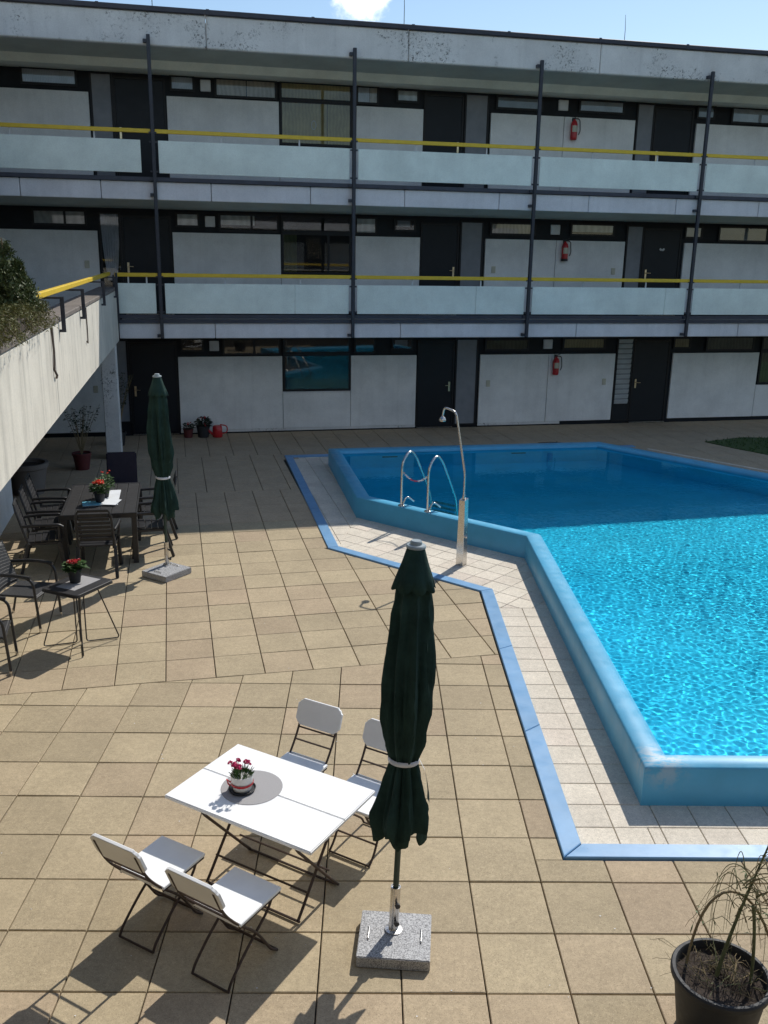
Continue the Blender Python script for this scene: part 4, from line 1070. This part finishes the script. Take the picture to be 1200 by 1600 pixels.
# wicker armchairs at the left edge
def make_wicker(label):
    c = thing('wicker_armchair', label, 'chair', (0, 0, 0), 0, 'dark wicker armchairs by the side table')
    ss = 12
    vs = []; n = 14
    MB().box(-.235, -.21, .395, .235, .23, .422).build('woven_seat', M['wicker'], c, bevel=.01)
    m = MB(); q = 9
    for i in range(q + 1):
        for k in range(n + 1):
            x = -.225 + .45 * k / n; t = i / q; m.v.append((x, -.225 - .16 * t - .035 * (1 - (x / .225) ** 2), .42 + .48 * t - .02 * (x / .225) ** 2 * t))
    m.f = [(i * (n + 1) + k, i * (n + 1) + k + 1, (i + 1) * (n + 1) + k + 1, (i + 1) * (n + 1) + k) for i in range(q) for k in range(n)]
    b = m.build('woven_back', M['wicker'], c, smooth=60); so = b.modifiers.new('thick', 'SOLIDIFY'); so.thickness = .018
    mm = MB()
    for i in range(15):
        t = i / 14; mm.tube([(-.225 + .45 * k / n, -.225 - .16 * t - .035 * (1 - ((-.225 + .45 * k / n) / .225) ** 2) + .012, .42 + .48 * t - .02 * ((-.225 + .45 * k / n) / .225) ** 2 * t) for k in range(n + 1)], .009, 5)
    mm.build('back_weave', M['wicker'], c, smooth=60)
    for s in (-1, 1):
        MB().tube(fillet([(s * .25, .27, .012), (s * .26, .23, .64), (s * .265, .0, .665), (s * .245, -.36, .64)], .12, 7), .0155, 8).build('arm_leg', M['resin'], c, smooth=60)
        MB().tube([(s * .235, -.385, .90), (s * .24, -.23, .41), (s * .25, -.33, .012)], .014, 8).build('leg', M['resin'], c, smooth=60)
        MB().tube(fillet([(s * .26, .21, .648), (s * .267, .0, .672), (s * .247, -.33, .648)], .2, 6), .021, 8).build('arm_wrap', M['wicker'], c, smooth=60)
        for y_ in (.27, -.33): MB().lathe([(.017, 0), (.017, .05)], 10, c=(s * .25, y_ - .001, .001)).build('foot_cap', M['steel'], c)
    MB().tube([(-.25, .235, .40), (.25, .235, .40)], .013, 8).build('front_rail', M['resin'], c, smooth=60)
    return c
wc = make_wicker('dark wicker armchair left of the side table, its seat and arms in view')
wc.location = (-3.92, 9.93, 0); wc.rotation_euler = (0, 0, -pi / 2 - .14)
dup(wc, 'dark wicker armchair at the left edge of the picture, mostly cut off', (-3.93, 8.73, 0), -pi / 2 + .25)

# pool shower
sh = thing('pool_shower', 'stainless steel outdoor shower with a bent pipe beside the pool rim', 'shower', (1.30, 12.16, 0), -.69)
MB().add([(-.06, -.05, 0), (.06, -.05, 0), (.06, .05, 0), (-.06, .05, 0), (-.048, -.045, .94), (.048, -.045, .94), (.048, .045, .965), (-.048, .045, .965)], [(3, 2, 1, 0), (4, 5, 6, 7), (0, 1, 5, 4), (1, 2, 6, 5), (2, 3, 7, 6), (3, 0, 4, 7)]).build('post', M['steel'], sh, bevel=.004)
MB().lathe([(.012, 0), (.02, .005), (.02, .02), (.01, .03)], 10, c=(.0, .0, 0)).xf(Matrix.Translation((.051, 0, .42)) @ Matrix.Rotation(pi / 2, 4, 'Y')).build('push_button', M['steel'], sh)
Ri = Matrix.Rotation(.69, 3, 'Z')
def wl_(x, y, z): v = Ri @ Vector((x, y, 0)); return (v.x, v.y, z)
MB().tube(fillet([wl_(0, 0, .95), wl_(0, 0, 1.30), wl_(-.15, .03, 2.15), wl_(-.30, .17, 2.19), wl_(-.315, .185, 2.08)], .06, 6), .0145, 10).build('pipe', M['steel'], sh, smooth=60)
MB().lathe([(.02, 0), (.02, .05), (.017, .055)], 12, c=(0, 0, .955)).build('pipe_collar', M['steel'], sh)
hd = wl_(-.316, .187, 1.99); MB().lathe([(.001, 0), (.045, .005), (.05, .025), (.035, .055), (.016, .07), (.014, .10)], 16, c=hd, cap=False).build('shower_head', M['steel'], sh, smooth=40)

# pool ladder
lv_ = Vector((.63, .776, 0)); la_ = Vector((.776, -.63, 0))
lad = thing('pool_ladder', 'stainless steel pool ladder with two arched handrails on the pool rim', 'ladder', (.705, 13.80, 0), atan2(la_.y, la_.x))
for s in (-1, 1):                                    # local x along the rim, y into the pool
    MB().tube(fillet([(s * .255, 0, RIM_Z), (s * .255, 0, 1.05), (s * .255, .20, 1.22), (s * .255, .38, 1.06), (s * .255, .80, .35), (s * .255, .84, -.55)], .16, 8), .0195, 10).build('handrail', M['steel'], lad, smooth=60)
    MB().lathe([(.055, RIM_Z + .001), (.052, RIM_Z + .016), (.024, RIM_Z + .03)], 16, c=(s * .255, 0, 0)).build('flange', M['steel'], lad, smooth=40)
    MB().tube(fillet([(s * .255 + .03, .0, RIM_Z + .03), (s * .255 + .06, .06, RIM_Z + .16), (s * .255 + .12, .17, RIM_Z + .06)], .06), .014, 8).build('side_grip', M['steel'], lad, smooth=60)
for k in range(4): MB().box(-.235, .80, .16 - .24 * k, .235, .90, .19 - .24 * k).build('step', M['steel'], lad, bevel=.005)
for k in range(13):
    t = (k + .5) / 13; x_ = -.235 + .47 * t; z_ = .90 - .11 * 4 * t * (1 - t)
    MB().tube([(x_ + .021 * cos(a), .0 + (.010 * sin(a) if k % 2 else 0), z_ + (0 if k % 2 else .010 * sin(a)) - .0 * a) for a in [i * pi / 4 for i in range(8)]], .0045, 5, closed=True).build('chain_link', M['red'] if 3 < k < 8 else M['vent'], lad)

# things along the shaded wall
wcan = thing('watering_can', 'bright red watering can on the ground by the white wall', 'watering can', W(.92, 21.25, 0), TH)
MB().lathe([(.10, .003), (.115, .02), (.11, .24), (.09, .27), (.02, .275)], 18).build('can_body', M['red'], wcan, smooth=45)
MB().tube(fillet([(-.10, 0, .06), (-.24, 0, .20), (-.30, 0, .33)], .1), [.03, .026, .024, .022, .02, .018, .016, .016], 8).build('spout', M['red'], wcan, smooth=60)
MB().tube(fillet([(.10, 0, .08), (.22, 0, .10), (.23, 0, .26), (.06, 0, .29)], .08), .014, 7).build('handle', M['red'], wcan, smooth=60)
flowering('potted_plant', 'dark tub of dark foliage beside the red watering can', 'plant', W(.60, 21.3, 0), .12, .15, .27, 'potgrey', 'red', 160, 6, .22, .16, lm='darkleaf', lw=.03, ll=.1)
flowering('potted_plant', 'dull red tub with a small plant, leftmost of the group by the white wall', 'plant', W(.26, 21.3, 0), .09, .11, .2, 'terracotta', 'red', 90, 5, .16, .12, lm='darkleaf', lw=.02, ll=.08)
def shrubpot(label, loc, r, h, potm, fh, n):
    f = thing('potted_shrub', label, 'plant', loc); pot_body(f, r * .75, r, h, potm, .015)
    m = MB(); st_ = MB()
    for k in range(n):
        a = random.uniform(0, 2 * pi); sp = random.uniform(.1, .5); pts = [Vector((0, 0, h * .85)) + Vector((cos(a) * sp * t, sin(a) * sp * t, fh * (t ** .8))) for t in (0, .35, .7, 1)]
        st_.tube(pts, [.008, .006, .004, .002], 5)
        for t in range(16):
            i = random.uniform(.35, 1) * 3; p = pts[min(int(i), 2)].lerp(pts[min(int(i), 2) + 1], i - min(int(i), 2)); leafblade(m, p, (random.gauss(0, 1), random.gauss(0, 1), random.gauss(.3, .5)), random.uniform(.05, .09), .02, .3)
    st_.build('stems', M['twig'], f); m.build('leaves', M['darkleaf'], f)
shrubpot('thin leafy shrub in a dull red pot in the deep shade under the walkway', (-5.62, 17.6, 0), .17, .33, 'terracotta', .95, 13)
shrubpot('dark bushy shrub standing behind the concrete column in the shade', W(-1.25, 20.6, 0), .16, .3, 'potgrey', 1.3, 12)
cp_ = thing('stone_planter', 'wide round grey stone planter in the deep shade under the walkway', 'planter', (-6.0, 15.75, 0))
MB().lathe([(.26, 0), (.33, .45), (.36, .47), (.36, .55), (.31, .55), (.30, .48), (.001, .47)], 28, cap=False).build('bowl', M['cap'], cp_, smooth=40)
MB().lathe([(.001, .49), (.305, .485)], 28, cap=False).build('soil', M['soil'], cp_)

# big pot with the straggling plant at the lower right
bp = thing('plant_tub', 'large dark grey plastic tub with bare soil and straggling brown and green stems', 'plant', (1.975, 4.15, 0))
HP = .42
MB().lathe([(.19, .0), (.20, .02), (.245, .36), (.247, .372), (.262, .375), (.268, .385), (.268, .41), (.260, HP), (.243, HP), (.236, .41), (.232, .36)], 48, cap=False).build('tub', M['potgrey'], bp, smooth=35)
MB().lathe([(.001, .001), (.19, .001)], 40, cap=False).build('tub_base', M['potgrey'], bp)
m = MB(); nn = 26
for i in range(nn + 1):
    for k in range(40):
        r = .234 * i / nn; a = 2 * pi * k / 40; x, y = r * cos(a), r * sin(a)
        dip = .05 * math.exp(-((x - .08) ** 2 + (y + .10) ** 2) / .006)
        m.v.append((x, y, .365 + .012 * sin(31 * x + 5 * y) * sin(27 * y) + .009 * random.random() - dip))
m.f = [(i * 40 + k, i * 40 + (k + 1) % 40, (i + 1) * 40 + (k + 1) % 40, (i + 1) * 40 + k) for i in range(nn) for k in range(40)]
m.build('soil', M['soil'], bp, smooth=30)
def bez(pts, n=10):
    P = [Vector(p) for p in pts]; out = []
    for i in range(n + 1):
        t = i / n; Q = P[:]
        while len(Q) > 1: Q = [Q[j].lerp(Q[j + 1], t) for j in range(len(Q) - 1)]
        out.append(Q[0])
    return out
MB().tube(bez([(-.15, .12, .36), (-.11, .16, .60), (-.06, .20, .95), (.18, .2, .92), (.30, .16, .62), (.36, .12, .36)], 16), .008, 7).build('stem', M['twig'], bp, smooth=60)
MB().tube(bez([(-.01, .03, .36), (.05, .08, .62), (.16, .14, .85), (.30, .20, 1.25)], 14), [.0125 - .0006 * i for i in range(15)], 8).build('stem', M['stem'], bp, smooth=60)
MB().tube(bez([(.16, -.02, .36), (.17, .0, .55), (.165, .05, .75), (.15, .06, .8)], 10), .0095, 7).build('stem', M['stem'], bp, smooth=60)
tw = MB(); gw = MB(); lf = MB()
for k in range(0, 86, 1):
    if k < 40 and k % 5 in (1, 3): continue
    hub = Vector((.06 + .16 * (k % 20) / 20, .09 + .08 * (k % 20) / 20, .66 + .40 * (k % 20) / 20)) if k < 40 else Vector((random.uniform(-.15, .2), random.uniform(-.1, .15), .365))
    a = random.uniform(0, 2 * pi); L = random.uniform(.12, .42)
    if k < 40 and cos(a) < 0 and random.random() < .55: a = pi - a
    if k < 40:
        dz = random.uniform(-.42, .12); p3 = hub + Vector((cos(a) * L, sin(a) * L * .7, dz)); p1 = hub + Vector((cos(a) * L * .4, sin(a) * L * .3, random.uniform(.02, .12))); p2 = hub + Vector((cos(a) * L * .9, sin(a) * L * .6, dz * .4))
    else:
        L *= .8; p3 = hub + Vector((cos(a) * L, sin(a) * L, random.uniform(.01, .30) * (k % 3 == 0))); p1 = hub + Vector((cos(a) * L * .3, sin(a) * L * .3, .05)); p2 = hub + Vector((cos(a) * L * .7, sin(a) * L * .7, .06))
    pts = bez([hub, p1, p2, p3], 9); pts = [p + Vector((random.gauss(0, .004), random.gauss(0, .004), random.gauss(0, .004))) for p in pts]
    (gw if k % 3 == 0 else tw).tube(pts, [.0026 - .00018 * i for i in range(10)], 4)
    for q in range(2):
        i = random.randint(3, 8); e = pts[i] + Vector((random.gauss(0, .03), random.gauss(0, .03), random.gauss(0, .03))); tw.tube([pts[i], e], [.0016, .0008], 3)
    if k % 2 == 0 and k < 40:
        for q in range(3): leafblade(lf, pts[random.randint(3, 9)], (random.gauss(0, 1), random.gauss(0, 1), random.gauss(0, .6)), random.uniform(.03, .06), .004, .3)
for k in range(34):                                  # loose drooping stems
    a = random.uniform(-.7, 2.4); L = random.uniform(.10, .32); top = random.uniform(.03, .16)
    hub = Vector((.13 + random.uniform(-.05, .12), .13, random.uniform(.62, .98)))
    e = hub + Vector((cos(a) * L, sin(a) * L * .6, -random.uniform(.10, .50)))
    pts = bez([hub, hub + Vector((cos(a) * L * .5, sin(a) * L * .4, top)), hub + Vector((cos(a) * L * 1.05, sin(a) * L * .7, top * .4)), e], 12)
    (gw if k % 2 else tw).tube(pts, [.0034 - .0002 * i for i in range(13)], 5)
for nm_, mb_, mt_ in (('dry_twigs', tw, 'twig'), ('green_twigs', gw, 'stem'), ('leaves', lf, 'leaf')):
    o = mb_.build(nm_, M[mt_], bp); o['kind'] = 'stuff'
# fallen petals and crumbs on the paving
cr_ = MB()
for _ in range(90):
    x, y = random.uniform(-3, 2.0), random.uniform(4.2, 10.5)
    if x > 1.35 and y > 5.6: continue
    r = random.uniform(.003, .008); a = random.uniform(0, 6); cr_.add([(x + r * cos(a + q * 1.5), y + r * sin(a + q * 1.5) * .6, .0045 + .002 * (q % 2)) for q in range(4)], [(0, 1, 2, 3)])
o = cr_.build('fallen_petals', M['paper']); o['kind'] = 'stuff'
